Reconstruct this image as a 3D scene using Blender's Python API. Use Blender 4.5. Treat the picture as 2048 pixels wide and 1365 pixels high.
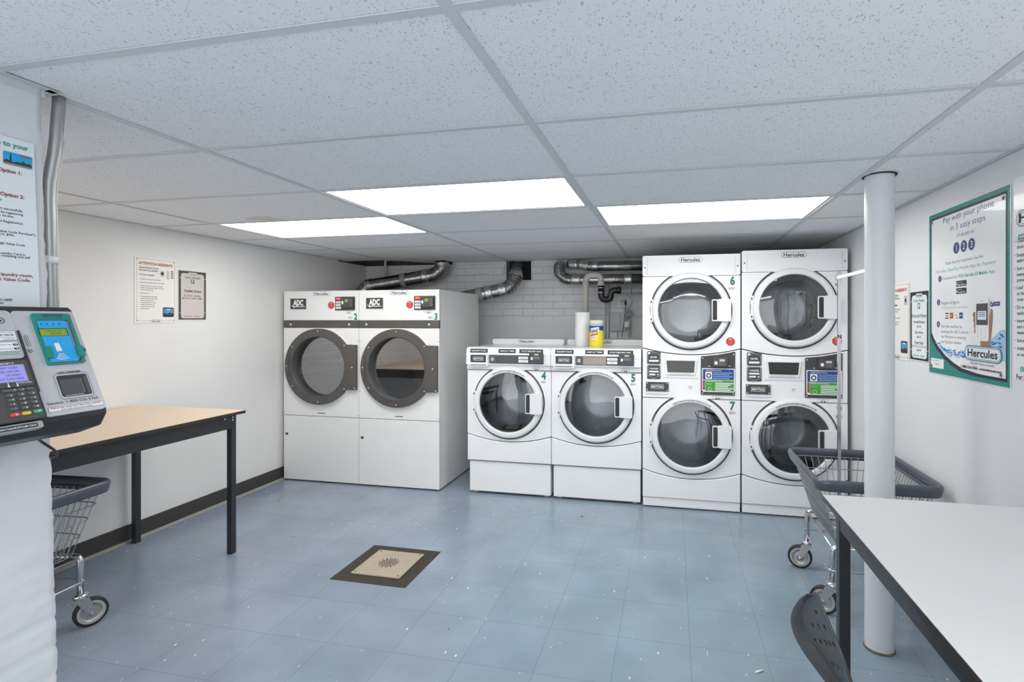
import bpy, math, random
from math import sin, cos, pi, radians
from mathutils import Vector, Matrix, noise
random.seed(7)
S = bpy.context.scene
COL = S.collection
for o in list(bpy.data.objects): bpy.data.objects.remove(o)

# ------------------------------------------------------------------ camera, world, exposure
CAM_YAW = 0.2129
cd = bpy.data.cameras.new('camera'); cam = bpy.data.objects.new('camera', cd); COL.objects.link(cam)
cam.location = (0, 0, 1.39); cam.rotation_euler = (pi/2, 0, CAM_YAW)
cd.sensor_width = 36.0; cd.lens = 1042.0/2048.0*36.0
cd.shift_x = -(1119.0-1024.0)/2048.0; cd.shift_y = -(682.5-639.5)/2048.0
cd.clip_start = 0.02; cd.clip_end = 60
S.camera = cam
S.view_settings.view_transform = 'Standard'; S.view_settings.look = 'None'
S.view_settings.gamma = 1; S.view_settings.use_curve_mapping = False
S.view_settings.exposure = 0.1
W = bpy.data.worlds.new('world'); S.world = W; W.use_nodes = True
W.node_tree.nodes['Background'].inputs[0].default_value = (0.93, 0.96, 1.0, 1)
W.node_tree.nodes['Background'].inputs[1].default_value = 2.7
LIGHT_STRENGTH = 7.5
S.cycles.max_bounces = 12; S.cycles.diffuse_bounces = 8; S.cycles.glossy_bounces = 6; S.cycles.transparent_max_bounces = 12       # of every ceiling light diffuser

# ------------------------------------------------------------------ materials
M = {}
def mat(name, col, rough=0.5, metal=0.0, coat=0.0, var=0.0, vscale=6.0, bump=0.0, bscale=60.0, emit=None, estr=0.0, spec=0.5):
    m = bpy.data.materials.new(name); m.use_nodes = True; M[name] = m
    nt = m.node_tree; b = nt.nodes['Principled BSDF']
    b.inputs['Base Color'].default_value = (*col, 1); b.inputs['Roughness'].default_value = rough
    b.inputs['Metallic'].default_value = metal; b.inputs['Coat Weight'].default_value = coat
    b.inputs['Specular IOR Level'].default_value = spec
    tc = nt.nodes.new('ShaderNodeTexCoord')
    if var > 0:
        n = nt.nodes.new('ShaderNodeTexNoise'); n.inputs['Scale'].default_value = vscale; n.inputs['Detail'].default_value = 5
        r = nt.nodes.new('ShaderNodeValToRGB')
        r.color_ramp.elements[0].position = 0.3; r.color_ramp.elements[1].position = 0.7
        r.color_ramp.elements[0].color = (*[c*(1-var) for c in col], 1); r.color_ramp.elements[1].color = (*[min(1, c*(1+var*0.6)) for c in col], 1)
        nt.links.new(tc.outputs['Object'], n.inputs['Vector']); nt.links.new(n.outputs['Fac'], r.inputs[0]); nt.links.new(r.outputs[0], b.inputs['Base Color'])
    if bump > 0:
        n = nt.nodes.new('ShaderNodeTexNoise'); n.inputs['Scale'].default_value = bscale; n.inputs['Detail'].default_value = 4
        bp = nt.nodes.new('ShaderNodeBump'); bp.inputs['Strength'].default_value = bump; bp.inputs['Distance'].default_value = 0.004
        nt.links.new(tc.outputs['Object'], n.inputs['Vector']); nt.links.new(n.outputs['Fac'], bp.inputs['Height']); nt.links.new(bp.outputs[0], b.inputs['Normal'])
    if emit:
        b.inputs['Emission Color'].default_value = (*emit, 1); b.inputs['Emission Strength'].default_value = estr
    return m
mat('enamel', (.80, .80, .805), .28, coat=.2, var=.02)
mat('enamel_warm', (.76, .755, .735), .33, coat=.1, var=.02)
mat('white_plastic', (.82, .82, .82), .35)
mat('cream', (.80, .77, .68), .4)
mat('ring_white', (.74, .745, .75), .3)
mat('seam', (.03, .03, .03), .7)
mat('black', (.015, .015, .016), .5)
mat('ink', (.02, .02, .022), .6)
mat('ink_grey', (.16, .16, .17), .6)
mat('charcoal', (.055, .055, .057), .45, var=.15, vscale=20)
mat('dark_metal', (.125, .115, .105), .42, metal=.55, var=.12, vscale=14)
mat('panel_grey', (.060, .058, .054), .45, spec=.35)
mat('screen_dark', (.035, .034, .030), .15)
mat('screen_tan', (.33, .28, .24), .3)
mat('tub', (.09, .09, .09), .6)
mat('steel_drum', (.52, .53, .54), .33, metal=.6, var=.15, vscale=8)
mat('chrome', (.66, .66, .67), .18, metal=1.0)
mat('wire', (.40, .40, .40), .3, metal=.9)
mat('pipe_steel', (.40, .41, .42), .38, metal=.85, var=.1)
mat('zinc', (.42, .43, .43), .38, metal=.8)
mat('bolt', (.7, .7, .7), .3, metal=.6)
mat('red', (.55, .03, .03), .45)
mat('redink', (.50, .08, .05), .6)
mat('darkred', (.30, .04, .05), .6)
mat('green_num', (.02, .17, .12), .5)
mat('green_ink', (.02, .30, .24), .6)
mat('teal', (.008, .215, .185), .4)
mat('navy', (.03, .04, .18), .5)
mat('poster_line', (.012, .018, .040), .5)
mat('blue', (.014, .055, .25), .5)
mat('cyan', (.02, .36, .74), .3)
mat('green', (.06, .31, .035), .5)
mat('yellow', (.85, .74, .03), .4)
mat('paper', (.80, .785, .74), .5)
mat('paper_cool', (.74, .79, .81), .4)
mat('paper_white', (.80, .80, .79), .3, coat=.3)
mat('paper_pink', (.60, .545, .50), .5)
mat('brown_border', (.085, .07, .055), .5)
mat('peach', (.68, .53, .39), .45, var=.02)
mat('table_white', (.63, .635, .64), .35)
mat('table_black', (.020, .021, .024), .38, coat=.15, var=.1, vscale=30)
mat('table_edge', (.03, .022, .02), .4)
mat('vinyl', (.075, .08, .105), .36, coat=.2)
mat('rubber', (.02, .02, .02), .6)
mat('tyre_grey', (.38, .38, .36), .5)
mat('chair_black', (.027, .026, .026), .36, bump=.1, bscale=300)
mat('pvc', (.62, .59, .53), .45, var=.05)
mat('pvc_grey', (.36, .36, .35), .5)
mat('rubber_black', (.018, .018, .018), .3)
mat('box_grey', (.48, .49, .50), .5)
mat('base_vinyl', (.045, .043, .042), .55, bump=.25, bscale=250)
mat('drain_rim', (.036, .030, .023), .75, var=.4, vscale=40)
mat('drain_plate', (.38, .325, .24), .55, var=.06, vscale=20)
mat('caulk', (.30, .29, .25), .8)
mat('silver_face', (.50, .51, .53), .35, metal=.15)
mat('kiosk_dark', (.020, .020, .022), .4)
mat('kiosk_grey', (.06, .06, .064), .45)
mat('lcd_green', (.20, .30, .02), .3, emit=(.35, .5, .03), estr=.12)
mat('lcd_blue', (.25, .25, .62), .3, emit=(.35, .35, .95), estr=.25)
mat('led_red', (.5, .02, .02), .3, emit=(.9, .04, .03), estr=.25)
mat('key_red', (.6, .06, .06), .4)
mat('key_yellow', (.65, .45, .02), .4)
mat('key_green', (.04, .40, .15), .4)
mat('key_grey', (.10, .10, .105), .4)
mat('skin', (.36, .17, .11), .6)
mat('sky_blue', (.08, .30, .55), .5)
mat('city', (.03, .05, .05), .6)
mat('water_blue', (.03, .16, .48), .5)
mat('water_light', (.35, .55, .75), .5)
mat('tape', (.30, .30, .30), .5)
mat('tee', (.58, .59, .60), .45)
mat('plenum', (.03, .028, .024), .9)
mat('raw_masonry', (.06, .052, .042), .9, var=.3)
mat('column_paint', (.66, .665, .68), .38, bump=.55, bscale=22)
mat('caulk_rust', (.17, .14, .09), .9, var=.5, vscale=50)

def duct_mat(name, col, scale=26):
    m = mat(name, col, .24, metal=1.0); nt = m.node_tree; b = nt.nodes['Principled BSDF']
    tc = nt.nodes.new('ShaderNodeTexCoord'); n = nt.nodes.new('ShaderNodeTexNoise'); n.inputs['Scale'].default_value = scale; n.inputs['Detail'].default_value = 6
    bp = nt.nodes.new('ShaderNodeBump'); bp.inputs['Strength'].default_value = .45; bp.inputs['Distance'].default_value = .01
    nt.links.new(tc.outputs['Object'], n.inputs[0]); nt.links.new(n.outputs[0], bp.inputs['Height']); nt.links.new(bp.outputs[0], b.inputs['Normal'])
duct_mat('duct', (.36, .355, .34)); duct_mat('foil', (.60, .60, .59), 75)

def glass_mat(name, tint, refl=.9, ior=2.0):
    m = bpy.data.materials.new(name); M[name] = m; m.use_nodes = True; nt = m.node_tree; nt.nodes.clear()
    out = nt.nodes.new('ShaderNodeOutputMaterial'); mx = nt.nodes.new('ShaderNodeMixShader')
    tr = nt.nodes.new('ShaderNodeBsdfTransparent'); tr.inputs[0].default_value = (*tint, 1)
    gl = nt.nodes.new('ShaderNodeBsdfGlossy'); gl.inputs[0].default_value = (refl, refl, refl, 1); gl.inputs['Roughness'].default_value = .03
    fr = nt.nodes.new('ShaderNodeFresnel'); fr.inputs[0].default_value = ior
    nt.links.new(fr.outputs[0], mx.inputs[0]); nt.links.new(tr.outputs[0], mx.inputs[1]); nt.links.new(gl.outputs[0], mx.inputs[2]); nt.links.new(mx.outputs[0], out.inputs[0])
glass_mat('door_glass', (.60, .62, .64)); glass_mat('dryer_glass', (.92, .92, .92), .95, 3.6)

def perforated():
    m = mat('perforated', (.50, .50, .49), .4, metal=.15); nt = m.node_tree; b = nt.nodes['Principled BSDF']
    tc = nt.nodes.new('ShaderNodeTexCoord'); v = nt.nodes.new('ShaderNodeTexVoronoi'); v.inputs['Scale'].default_value = 80; v.inputs['Randomness'].default_value = 0
    r = nt.nodes.new('ShaderNodeValToRGB'); r.color_ramp.elements[0].position = .28; r.color_ramp.elements[0].color = (.30, .30, .30, 1)
    r.color_ramp.elements[1].position = .36; r.color_ramp.elements[1].color = (.74, .74, .73, 1)
    nt.links.new(tc.outputs['Object'], v.inputs['Vector']); nt.links.new(v.outputs['Distance'], r.inputs[0]); nt.links.new(r.outputs[0], b.inputs['Base Color'])
perforated()

def wall_mat(name, col, brick=False, rough=.6, cloud=.03, bw=.215, bh=.072, bst=.75):
    m = bpy.data.materials.new(name); M[name] = m; m.use_nodes = True; nt = m.node_tree; b = nt.nodes['Principled BSDF']
    b.inputs['Roughness'].default_value = rough
    L = nt.links.new
    tc = nt.nodes.new('ShaderNodeTexCoord'); n = nt.nodes.new('ShaderNodeTexNoise'); n.inputs['Scale'].default_value = 1.7; n.inputs['Detail'].default_value = 6
    r = nt.nodes.new('ShaderNodeValToRGB'); r.color_ramp.elements[0].position = .3; r.color_ramp.elements[1].position = .7
    r.color_ramp.elements[0].color = (*[c*(1-cloud) for c in col], 1); r.color_ramp.elements[1].color = (*[c*(1+cloud) for c in col], 1)
    L(tc.outputs['Object'], n.inputs[0]); L(n.outputs[0], r.inputs[0]); L(r.outputs[0], b.inputs['Base Color'])
    n2 = nt.nodes.new('ShaderNodeTexNoise'); n2.inputs['Scale'].default_value = 28 if brick else 40; n2.inputs['Detail'].default_value = 5
    L(tc.outputs['Object'], n2.inputs[0])
    bp = nt.nodes.new('ShaderNodeBump'); bp.inputs['Distance'].default_value = .004; bp.inputs['Strength'].default_value = .5 if brick else .12
    L(n2.outputs[0], bp.inputs['Height'])
    if brick:
        mp = nt.nodes.new('ShaderNodeMapping'); mp.inputs['Rotation'].default_value = (pi/2, 0, 0)
        br = nt.nodes.new('ShaderNodeTexBrick'); br.inputs['Scale'].default_value = 1
        br.inputs['Brick Width'].default_value = bw; br.inputs['Row Height'].default_value = bh; br.inputs['Mortar Size'].default_value = .005; br.inputs['Mortar Smooth'].default_value = .8
        br.inputs['Color1'].default_value = (1, 1, 1, 1); br.inputs['Color2'].default_value = (.85, .85, .85, 1); br.inputs['Mortar'].default_value = (0, 0, 0, 1)
        n3 = nt.nodes.new('ShaderNodeTexNoise'); n3.inputs['Scale'].default_value = 5
        ad = nt.nodes.new('ShaderNodeVectorMath'); ad.operation = 'MULTIPLY_ADD'; ad.inputs[1].default_value = (.02, .02, .02)
        L(tc.outputs['Object'], n3.inputs[0]); L(n3.outputs['Color'], ad.inputs[0]); L(tc.outputs['Object'], ad.inputs[2])
        L(ad.outputs[0], mp.inputs[0]); L(mp.outputs[0], br.inputs['Vector'])
        bp2 = nt.nodes.new('ShaderNodeBump'); bp2.inputs['Distance'].default_value = .006; bp2.inputs['Strength'].default_value = bst
        L(br.outputs['Color'], bp2.inputs['Height']); L(bp.outputs[0], bp2.inputs['Normal']); L(bp2.outputs[0], b.inputs['Normal'])
    else: L(bp.outputs[0], b.inputs['Normal'])
wall_mat('wall_warm', (.755, .745, .725)); wall_mat('wall_cool', (.72, .725, .735))
wall_mat('wall_brick', (.70, .705, .72), brick=True, cloud=.10)
wall_mat('wall_band', (.70, .705, .72), cloud=.08)
wall_mat('partition', (.64, .65, .665), cloud=.03, rough=.5)

def floor_mat():
    m = bpy.data.materials.new('floor_tile'); M['floor_tile'] = m; m.use_nodes = True; nt = m.node_tree; b = nt.nodes['Principled BSDF']
    L = nt.links.new; N = nt.nodes.new
    tc = N('ShaderNodeTexCoord'); mp = N('ShaderNodeMapping'); mp.inputs['Location'].default_value = (.231, -2.284+.0005, 0)
    br = N('ShaderNodeTexBrick'); br.offset = 0; br.inputs['Scale'].default_value = 1; br.inputs['Brick Width'].default_value = .305; br.inputs['Row Height'].default_value = .305
    br.inputs['Mortar Size'].default_value = .0011; br.inputs['Mortar Smooth'].default_value = .2; br.inputs['Bias'].default_value = 0
    br.inputs['Color1'].default_value = (.232, .305, .368, 1); br.inputs['Color2'].default_value = (.243, .314, .374, 1); br.inputs['Mortar'].default_value = (.145, .19, .23, 1)
    L(tc.outputs['Object'], mp.inputs[0]); L(mp.outputs[0], br.inputs['Vector'])
    # worn lavender patches towards the left wall side
    n = N('ShaderNodeTexNoise'); n.inputs['Scale'].default_value = 1.3; n.inputs['Detail'].default_value = 3; n.inputs['Roughness'].default_value = .5
    L(tc.outputs['Object'], n.inputs[0])
    sx = N('ShaderNodeSeparateXYZ'); L(tc.outputs['Object'], sx.inputs[0])
    mr = N('ShaderNodeMapRange'); mr.inputs[1].default_value = -.2; mr.inputs[2].default_value = -2.4; mr.inputs[3].default_value = -.25; mr.inputs[4].default_value = .45
    L(sx.outputs[0], mr.inputs[0])
    ad = N('ShaderNodeMath'); ad.operation = 'ADD'; L(n.outputs[0], ad.inputs[0]); L(mr.outputs[0], ad.inputs[1])
    cr = N('ShaderNodeValToRGB'); cr.color_ramp.elements[0].position = .35; cr.color_ramp.elements[1].position = .85; L(ad.outputs[0], cr.inputs[0])
    mx = N('ShaderNodeMix'); mx.data_type = 'RGBA'; L(cr.outputs[0], mx.inputs['Factor']); L(br.outputs['Color'], mx.inputs['A'])
    mul = N('ShaderNodeMix'); mul.data_type = 'RGBA'; mul.blend_type = 'MULTIPLY'; mul.inputs['Factor'].default_value = 1; L(br.outputs['Color'], mul.inputs['A']); mul.inputs['B'].default_value = (1.04, .95, .99, 1)
    L(mul.outputs['Result'], mx.inputs['B'])
    # clouding
    n2 = N('ShaderNodeTexNoise'); n2.inputs['Scale'].default_value = 3; n2.inputs['Detail'].default_value = 3; L(tc.outputs['Object'], n2.inputs[0])
    c2 = N('ShaderNodeValToRGB'); c2.color_ramp.elements[0].position = .3; c2.color_ramp.elements[0].color = (.88, .88, .88, 1); c2.color_ramp.elements[1].position = .7; c2.color_ramp.elements[1].color = (1.10, 1.10, 1.10, 1); L(n2.outputs[0], c2.inputs[0])
    m2 = N('ShaderNodeMix'); m2.data_type = 'RGBA'; m2.blend_type = 'MULTIPLY'; m2.inputs['Factor'].default_value = 1; L(mx.outputs['Result'], m2.inputs['A']); L(c2.outputs[0], m2.inputs['B'])
    # white chips
    last = m2.outputs['Result']
    for sc, rot, thr, rnd, colr, asp in ((18, .4, .060, .45, (.66, .70, .73, 1), .40), (31, 1.9, .070, .55, (.58, .63, .67, 1), .45), (40, .9, .060, .5, (.50, .57, .62, 1), .5), (9, 1.1, .035, .75, (.06, .07, .08, 1), .8)):
        mpp = N('ShaderNodeMapping'); mpp.inputs['Rotation'].default_value = (0, 0, rot); mpp.inputs['Scale'].default_value = (1, asp, 1)
        v = N('ShaderNodeTexVoronoi'); v.inputs['Scale'].default_value = sc; L(tc.outputs['Object'], mpp.inputs[0]); L(mpp.outputs[0], v.inputs['Vector'])
        lt = N('ShaderNodeMath'); lt.operation = 'LESS_THAN'; lt.inputs[1].default_value = thr; L(v.outputs['Distance'], lt.inputs[0])
        sp = N('ShaderNodeSeparateColor'); L(v.outputs['Color'], sp.inputs[0])
        gt = N('ShaderNodeMath'); gt.operation = 'GREATER_THAN'; gt.inputs[1].default_value = rnd; L(sp.outputs[0], gt.inputs[0])
        mm = N('ShaderNodeMath'); mm.operation = 'MULTIPLY'; L(lt.outputs[0], mm.inputs[0]); L(gt.outputs[0], mm.inputs[1])
        q = N('ShaderNodeMix'); q.data_type = 'RGBA'; L(mm.outputs[0], q.inputs['Factor']); L(last, q.inputs['A']); q.inputs['B'].default_value = colr; last = q.outputs['Result']
    L(last, b.inputs['Base Color'])
    b.inputs['Roughness'].default_value = .24
    bp = N('ShaderNodeBump'); bp.inputs['Strength'].default_value = .06; bp.inputs['Distance'].default_value = .002
    L(br.outputs['Fac'], bp.inputs['Height']); bp.invert = True; L(bp.outputs[0], b.inputs['Normal'])
floor_mat()

def ceiling_mat():
    m = bpy.data.materials.new('acoustic_tile'); M['acoustic_tile'] = m; m.use_nodes = True; nt = m.node_tree; b = nt.nodes['Principled BSDF']
    L = nt.links.new; N = nt.nodes.new; b.inputs['Roughness'].default_value = .85
    tc = N('ShaderNodeTexCoord')
    wn = N('ShaderNodeTexNoise'); wn.inputs['Scale'].default_value = 30; wn.inputs['Detail'].default_value = 2
    va = N('ShaderNodeVectorMath'); va.operation = 'MULTIPLY_ADD'; va.inputs[1].default_value = (.03, .03, 0)
    L(tc.outputs['Object'], wn.inputs[0]); L(wn.outputs['Color'], va.inputs[0]); L(tc.outputs['Object'], va.inputs[2])
    last = None; hs = None
    for sc, rot, thr, rnd, asp in ((105, .3, .17, .5, .4), (85, 1.5, .15, .55, .45), (170, .9, .24, .35, .8)):
        mp = N('ShaderNodeMapping'); mp.inputs['Rotation'].default_value = (0, 0, rot); mp.inputs['Scale'].default_value = (1, asp, 1)
        v = N('ShaderNodeTexVoronoi'); v.inputs['Scale'].default_value = sc; L(va.outputs[0], mp.inputs[0]); L(mp.outputs[0], v.inputs['Vector'])
        lt = N('ShaderNodeMath'); lt.operation = 'LESS_THAN'; lt.inputs[1].default_value = thr; L(v.outputs['Distance'], lt.inputs[0])
        sp = N('ShaderNodeSeparateColor'); L(v.outputs['Color'], sp.inputs[0])
        gt = N('ShaderNodeMath'); gt.operation = 'GREATER_THAN'; gt.inputs[1].default_value = rnd; L(sp.outputs[0], gt.inputs[0])
        mm = N('ShaderNodeMath'); mm.operation = 'MULTIPLY'; L(lt.outputs[0], mm.inputs[0]); L(gt.outputs[0], mm.inputs[1])
        if last is None: last = mm.outputs[0]
        else:
            mxx = N('ShaderNodeMath'); mxx.operation = 'MAXIMUM'; L(last, mxx.inputs[0]); L(mm.outputs[0], mxx.inputs[1]); last = mxx.outputs[0]
    q = N('ShaderNodeMix'); q.data_type = 'RGBA'; L(last, q.inputs['Factor']); q.inputs['A'].default_value = (.80, .805, .815, 1); q.inputs['B'].default_value = (.50, .50, .51, 1)
    # brown water stain on one tile
    vs = N('ShaderNodeVectorMath'); vs.operation = 'SUBTRACT'; vs.inputs[1].default_value = (-2.42, 2.70, 2.0)
    vm = N('ShaderNodeVectorMath'); vm.operation = 'MULTIPLY'; vm.inputs[1].default_value = (5.0, 11, 0)
    ln = N('ShaderNodeVectorMath'); ln.operation = 'LENGTH'; L(tc.outputs['Object'], vs.inputs[0]); L(vs.outputs[0], vm.inputs[0]); L(vm.outputs[0], ln.inputs[0])
    ns = N('ShaderNodeTexNoise'); ns.inputs['Scale'].default_value = 18; L(tc.outputs['Object'], ns.inputs[0])
    sm = N('ShaderNodeMath'); sm.operation = 'MULTIPLY_ADD'; sm.inputs[1].default_value = 1.6; L(ns.outputs[0], sm.inputs[0]); L(ln.outputs['Value'], sm.inputs[2])
    rm = N('ShaderNodeMapRange'); rm.inputs[1].default_value = 1.15; rm.inputs[2].default_value = 1.6; rm.inputs[3].default_value = .55; rm.inputs[4].default_value = 0; L(sm.outputs[0], rm.inputs[0])
    q2 = N('ShaderNodeMix'); q2.data_type = 'RGBA'; L(rm.outputs[0], q2.inputs['Factor']); L(q.outputs['Result'], q2.inputs['A']); q2.inputs['B'].default_value = (.50, .44, .34, 1)
    L(q2.outputs['Result'], b.inputs['Base Color'])
    bp = N('ShaderNodeBump'); bp.inputs['Strength'].default_value = .5; bp.inputs['Distance'].default_value = .003; bp.invert = True
    L(last, bp.inputs['Height']); L(bp.outputs[0], b.inputs['Normal'])
ceiling_mat()
mat('diffuser', (.95, .95, .95), .5, emit=(1.0, .985, .96), estr=LIGHT_STRENGTH)

# ------------------------------------------------------------------ mesh builder
_tc = {}
def glyphs(s, bold=0.0):
    k = (s, bold)
    if k in _tc: return _tc[k]
    c = bpy.data.curves.new('t', 'FONT'); c.body = s; c.size = 1/.682; c.resolution_u = 2; c.offset = bold
    o = bpy.data.objects.new('t', c); m = bpy.data.meshes.new_from_object(o)
    v = [(a.co.x, a.co.y) for a in m.vertices]; f = [tuple(p.vertices) for p in m.polygons]
    bpy.data.objects.remove(o); bpy.data.curves.remove(c); bpy.data.meshes.remove(m)
    x0 = min([a[0] for a in v], default=0); x1 = max([a[0] for a in v], default=0)
    v = [(a[0]-x0, a[1]) for a in v]
    _tc[k] = (v, f, x1-x0); return _tc[k]

def arc_pts(cx, cz, r, a0, a1, n):
    return [(cx+r*cos(radians(a0+(a1-a0)*i/n)), cz+r*sin(radians(a0+(a1-a0)*i/n))) for i in range(n+1)]
def rrect(x0, x1, z0, z1, r, n=5):
    r = min(r, abs(x1-x0)/2-1e-5, abs(z1-z0)/2-1e-5)
    if r <= 1e-5: return [(x0, z0), (x1, z0), (x1, z1), (x0, z1)]
    return (arc_pts(x0+r, z0+r, r, 180, 270, n)+arc_pts(x1-r, z0+r, r, 270, 360, n)+arc_pts(x1-r, z1-r, r, 0, 90, n)+arc_pts(x0+r, z1-r, r, 90, 180, n))

class MB:
    def __init__(s): s.v = []; s.f = []; s.m = []; s.sm = []
    def add(s, vs, fs, m, smooth=False):
        b = len(s.v); s.v += [tuple(a) for a in vs]
        for f in fs: s.f.append(tuple(i+b for i in f)); s.m.append(m); s.sm.append(smooth)
        return s
    def box(s, x0, x1, y0, y1, z0, z1, m='enamel', skip=()):
        v = [(x, y, z) for z in (z0, z1) for y in (y0, y1) for x in (x0, x1)]
        F = {'b': (0, 2, 3, 1), 't': (4, 5, 7, 6), 'f': (0, 1, 5, 4), 'k': (2, 6, 7, 3), 'l': (0, 4, 6, 2), 'r': (1, 3, 7, 5)}
        return s.add(v, [F[k] for k in F if k not in skip], m)
    def prism(s, pts, y0, y1, m='enamel', smooth=False):           # polygon in x,z (counter-clockwise seen from -y)
        n = len(pts); v = [(p[0], y0, p[1]) for p in pts]+[(p[0], y1, p[1]) for p in pts]
        s.add(v, [tuple(range(n)), tuple(range(2*n-1, n-1, -1))], m)
        b = len(s.v)-2*n
        for i in range(n):
            j = (i+1) % n; s.f.append((b+i, b+n+i, b+n+j, b+j)); s.m.append(m); s.sm.append(smooth)
        return s
    def flat(s, pts, y, m):
        return s.add([(p[0], y, p[1]) for p in pts], [tuple(range(len(pts)))], m)
    def xprism(s, prof, x0, x1, m='enamel', smooth=False):         # profile in y,z extruded along x
        n = len(prof); v = [(x0, p[0], p[1]) for p in prof]+[(x1, p[0], p[1]) for p in prof]
        s.add(v, [tuple(range(n)), tuple(range(2*n-1, n-1, -1))], m)
        b = len(s.v)-2*n
        for i in range(n):
            j = (i+1) % n; s.f.append((b+i, b+n+i, b+n+j, b+j)); s.m.append(m); s.sm.append(smooth)
        return s
    def ring(s, outer, inner, y, m):                               # flat ring, same point counts
        n = len(outer); v = [(p[0], y, p[1]) for p in outer]+[(p[0], y, p[1]) for p in inner]
        return s.add(v, [(i, (i+1) % n, n+(i+1) % n, n+i) for i in range(n)], m)
    def plate_hole(s, poly, cx, cz, R, y0, y1, m='enamel', seg=96):
        angs = [2*pi*i/seg for i in range(seg)]+[math.atan2(p[1]-cz, p[0]-cx) % (2*pi) for p in poly]
        angs = sorted(set(round(a, 6) for a in angs)); P = []
        for a in angs:
            dx, dz = cos(a), sin(a); best = None
            for i in range(len(poly)):
                ax, az = poly[i]; bx, bz = poly[(i+1) % len(poly)]; ex, ez = bx-ax, bz-az; den = dx*ez-dz*ex
                if abs(den) < 1e-12: continue
                t = ((ax-cx)*ez-(az-cz)*ex)/den; u = ((ax-cx)*dz-(az-cz)*dx)/den
                if t > 0 and -1e-6 <= u <= 1+1e-6 and (best is None or t > best): best = t
            P.append((cx+best*dx, cz+best*dz))
        n = len(P); I = [(cx+R*cos(a), cz+R*sin(a)) for a in angs]
        v = [(p[0], y0, p[1]) for p in P]+[(p[0], y0, p[1]) for p in I]+[(p[0], y1, p[1]) for p in P]+[(p[0], y1, p[1]) for p in I]
        f = []
        for i in range(n):
            j = (i+1) % n; f += [(i, j, n+j, n+i), (n+i, n+j, 3*n+j, 3*n+i), (2*n+i, 2*n+j, j, i), (3*n+i, 3*n+j, 2*n+j, 2*n+i)]
        return s.add(v, f, m)
    def lathe(s, prof, cx=0, cz=0, seg=64, m='enamel', smooth=True, a0=0, a1=360):   # (r, y) about the y axis
        n = len(prof); full = abs(a1-a0) >= 360; k = seg if full else seg+1; v = []
        for i in range(k):
            a = radians(a0+(a1-a0)*i/seg)
            v += [(cx+r*cos(a), y, cz+r*sin(a)) for r, y in prof]
        f = []
        for i in range(seg):
            j = (i+1) % k
            for q in range(n-1):
                a, b2, c, d = i*n+q, j*n+q, j*n+q+1, i*n+q+1
                if prof[q][0] < 1e-6: f.append((a, c, d))
                elif prof[q+1][0] < 1e-6: f.append((a, b2, c))
                else: f.append((a, b2, c, d))
        return s.add(v, f, m, smooth)
    def zlathe(s, prof, cx=0, cy=0, seg=32, m='enamel', smooth=True):              # (r, z) about the z axis
        n = len(prof); v = []
        for i in range(seg):
            a = 2*pi*i/seg; v += [(cx+r*cos(a), cy+r*sin(a), z) for r, z in prof]
        f = []
        for i in range(seg):
            j = (i+1) % seg
            for q in range(n-1): f.append((i*n+q, j*n+q, j*n+q+1, i*n+q+1))
        return s.add(v, f, m, smooth)
    def tube(s, pts, r, m='chrome', seg=8, closed=False, caps=True, wobble=0.0):
        P = [Vector(p) for p in pts]; n = len(P); T = []
        for i in range(n):
            a = P[i-1] if (i or closed) else P[i]; b = P[(i+1) % n] if (i < n-1 or closed) else P[i]
            T.append((b-a).normalized())
        t = T[0]; u = t.orthogonal().normalized(); v = []
        for i in range(n):
            if i: 
                ax = T[i-1].cross(T[i])
                if ax.length > 1e-8: u = Matrix.Rotation(T[i-1].angle(T[i]), 3, ax)@u
            w = T[i].cross(u).normalized(); rr = r[i] if isinstance(r, (list, tuple)) else r
            rr *= 1+wobble*random.uniform(-1, 1)
            for k in range(seg):
                a = 2*pi*k/seg; v.append(P[i]+(u*cos(a)+w*sin(a))*rr)
        f = []
        for i in range(n if closed else n-1):
            j = (i+1) % n
            for k in range(seg): f.append((i*seg+k, i*seg+(k+1) % seg, j*seg+(k+1) % seg, j*seg+k))
        s.add(v, f, m, True)
        if caps and not closed: s.f += [tuple(len(s.v)-n*seg+k for k in range(seg-1, -1, -1)), tuple(len(s.v)-seg+k for k in range(seg))]; s.m += [m, m]; s.sm += [False, False]
        return s
    def text(s, t, x, z, h, y=-.001, al='L', m='ink', bold=.0, w=None, sx=1.0, rot=0.0):
        v, f, L = glyphs(t, bold)
        if not v: return s
        k = (w/(L*h)) if w else sx
        off = {'L': 0, 'C': -L*h*k/2, 'R': -L*h*k}[al]; c, q = cos(rot), sin(rot); vs = []
        for a in v:
            px, pz = a[0]*h*k+off, a[1]*h
            vs.append((x+px*c-pz*q, y, z+px*q+pz*c))
        return s.add(vs, f, m)
    def arctext(s, t, cx, cz, R, h, mid=90, y=-.001, m='ink', bold=.0, span=None):
        v, f, L = glyphs(t, bold); k = (radians(span)*R/(L*h)) if span else 1.0; vs = []
        for a in v:
            x = (a[0]-L/2)*h*k; r = R+a[1]*h; an = radians(mid)-x/R
            vs.append((cx+r*cos(an), y, cz+r*sin(an)))
        return s.add(vs, f, m)
    def logo(s, cx, cz, w, h, y=-.001, rim='green_num', fill='white_plastic', ink='ink'):
        r = h/2; s.flat(rrect(cx-w/2, cx+w/2, cz-h/2, cz+h/2, r, 6), y, rim)
        e = h*.07; s.flat(rrect(cx-w/2+e, cx+w/2-e, cz-h/2+e, cz+h/2-e, r, 6), y-.0003, fill)
        s.text('Hercules', cx, cz-h*.31, h*.62, y-.0006, 'C', ink, bold=.035, w=w*.80)
        return s
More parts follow.
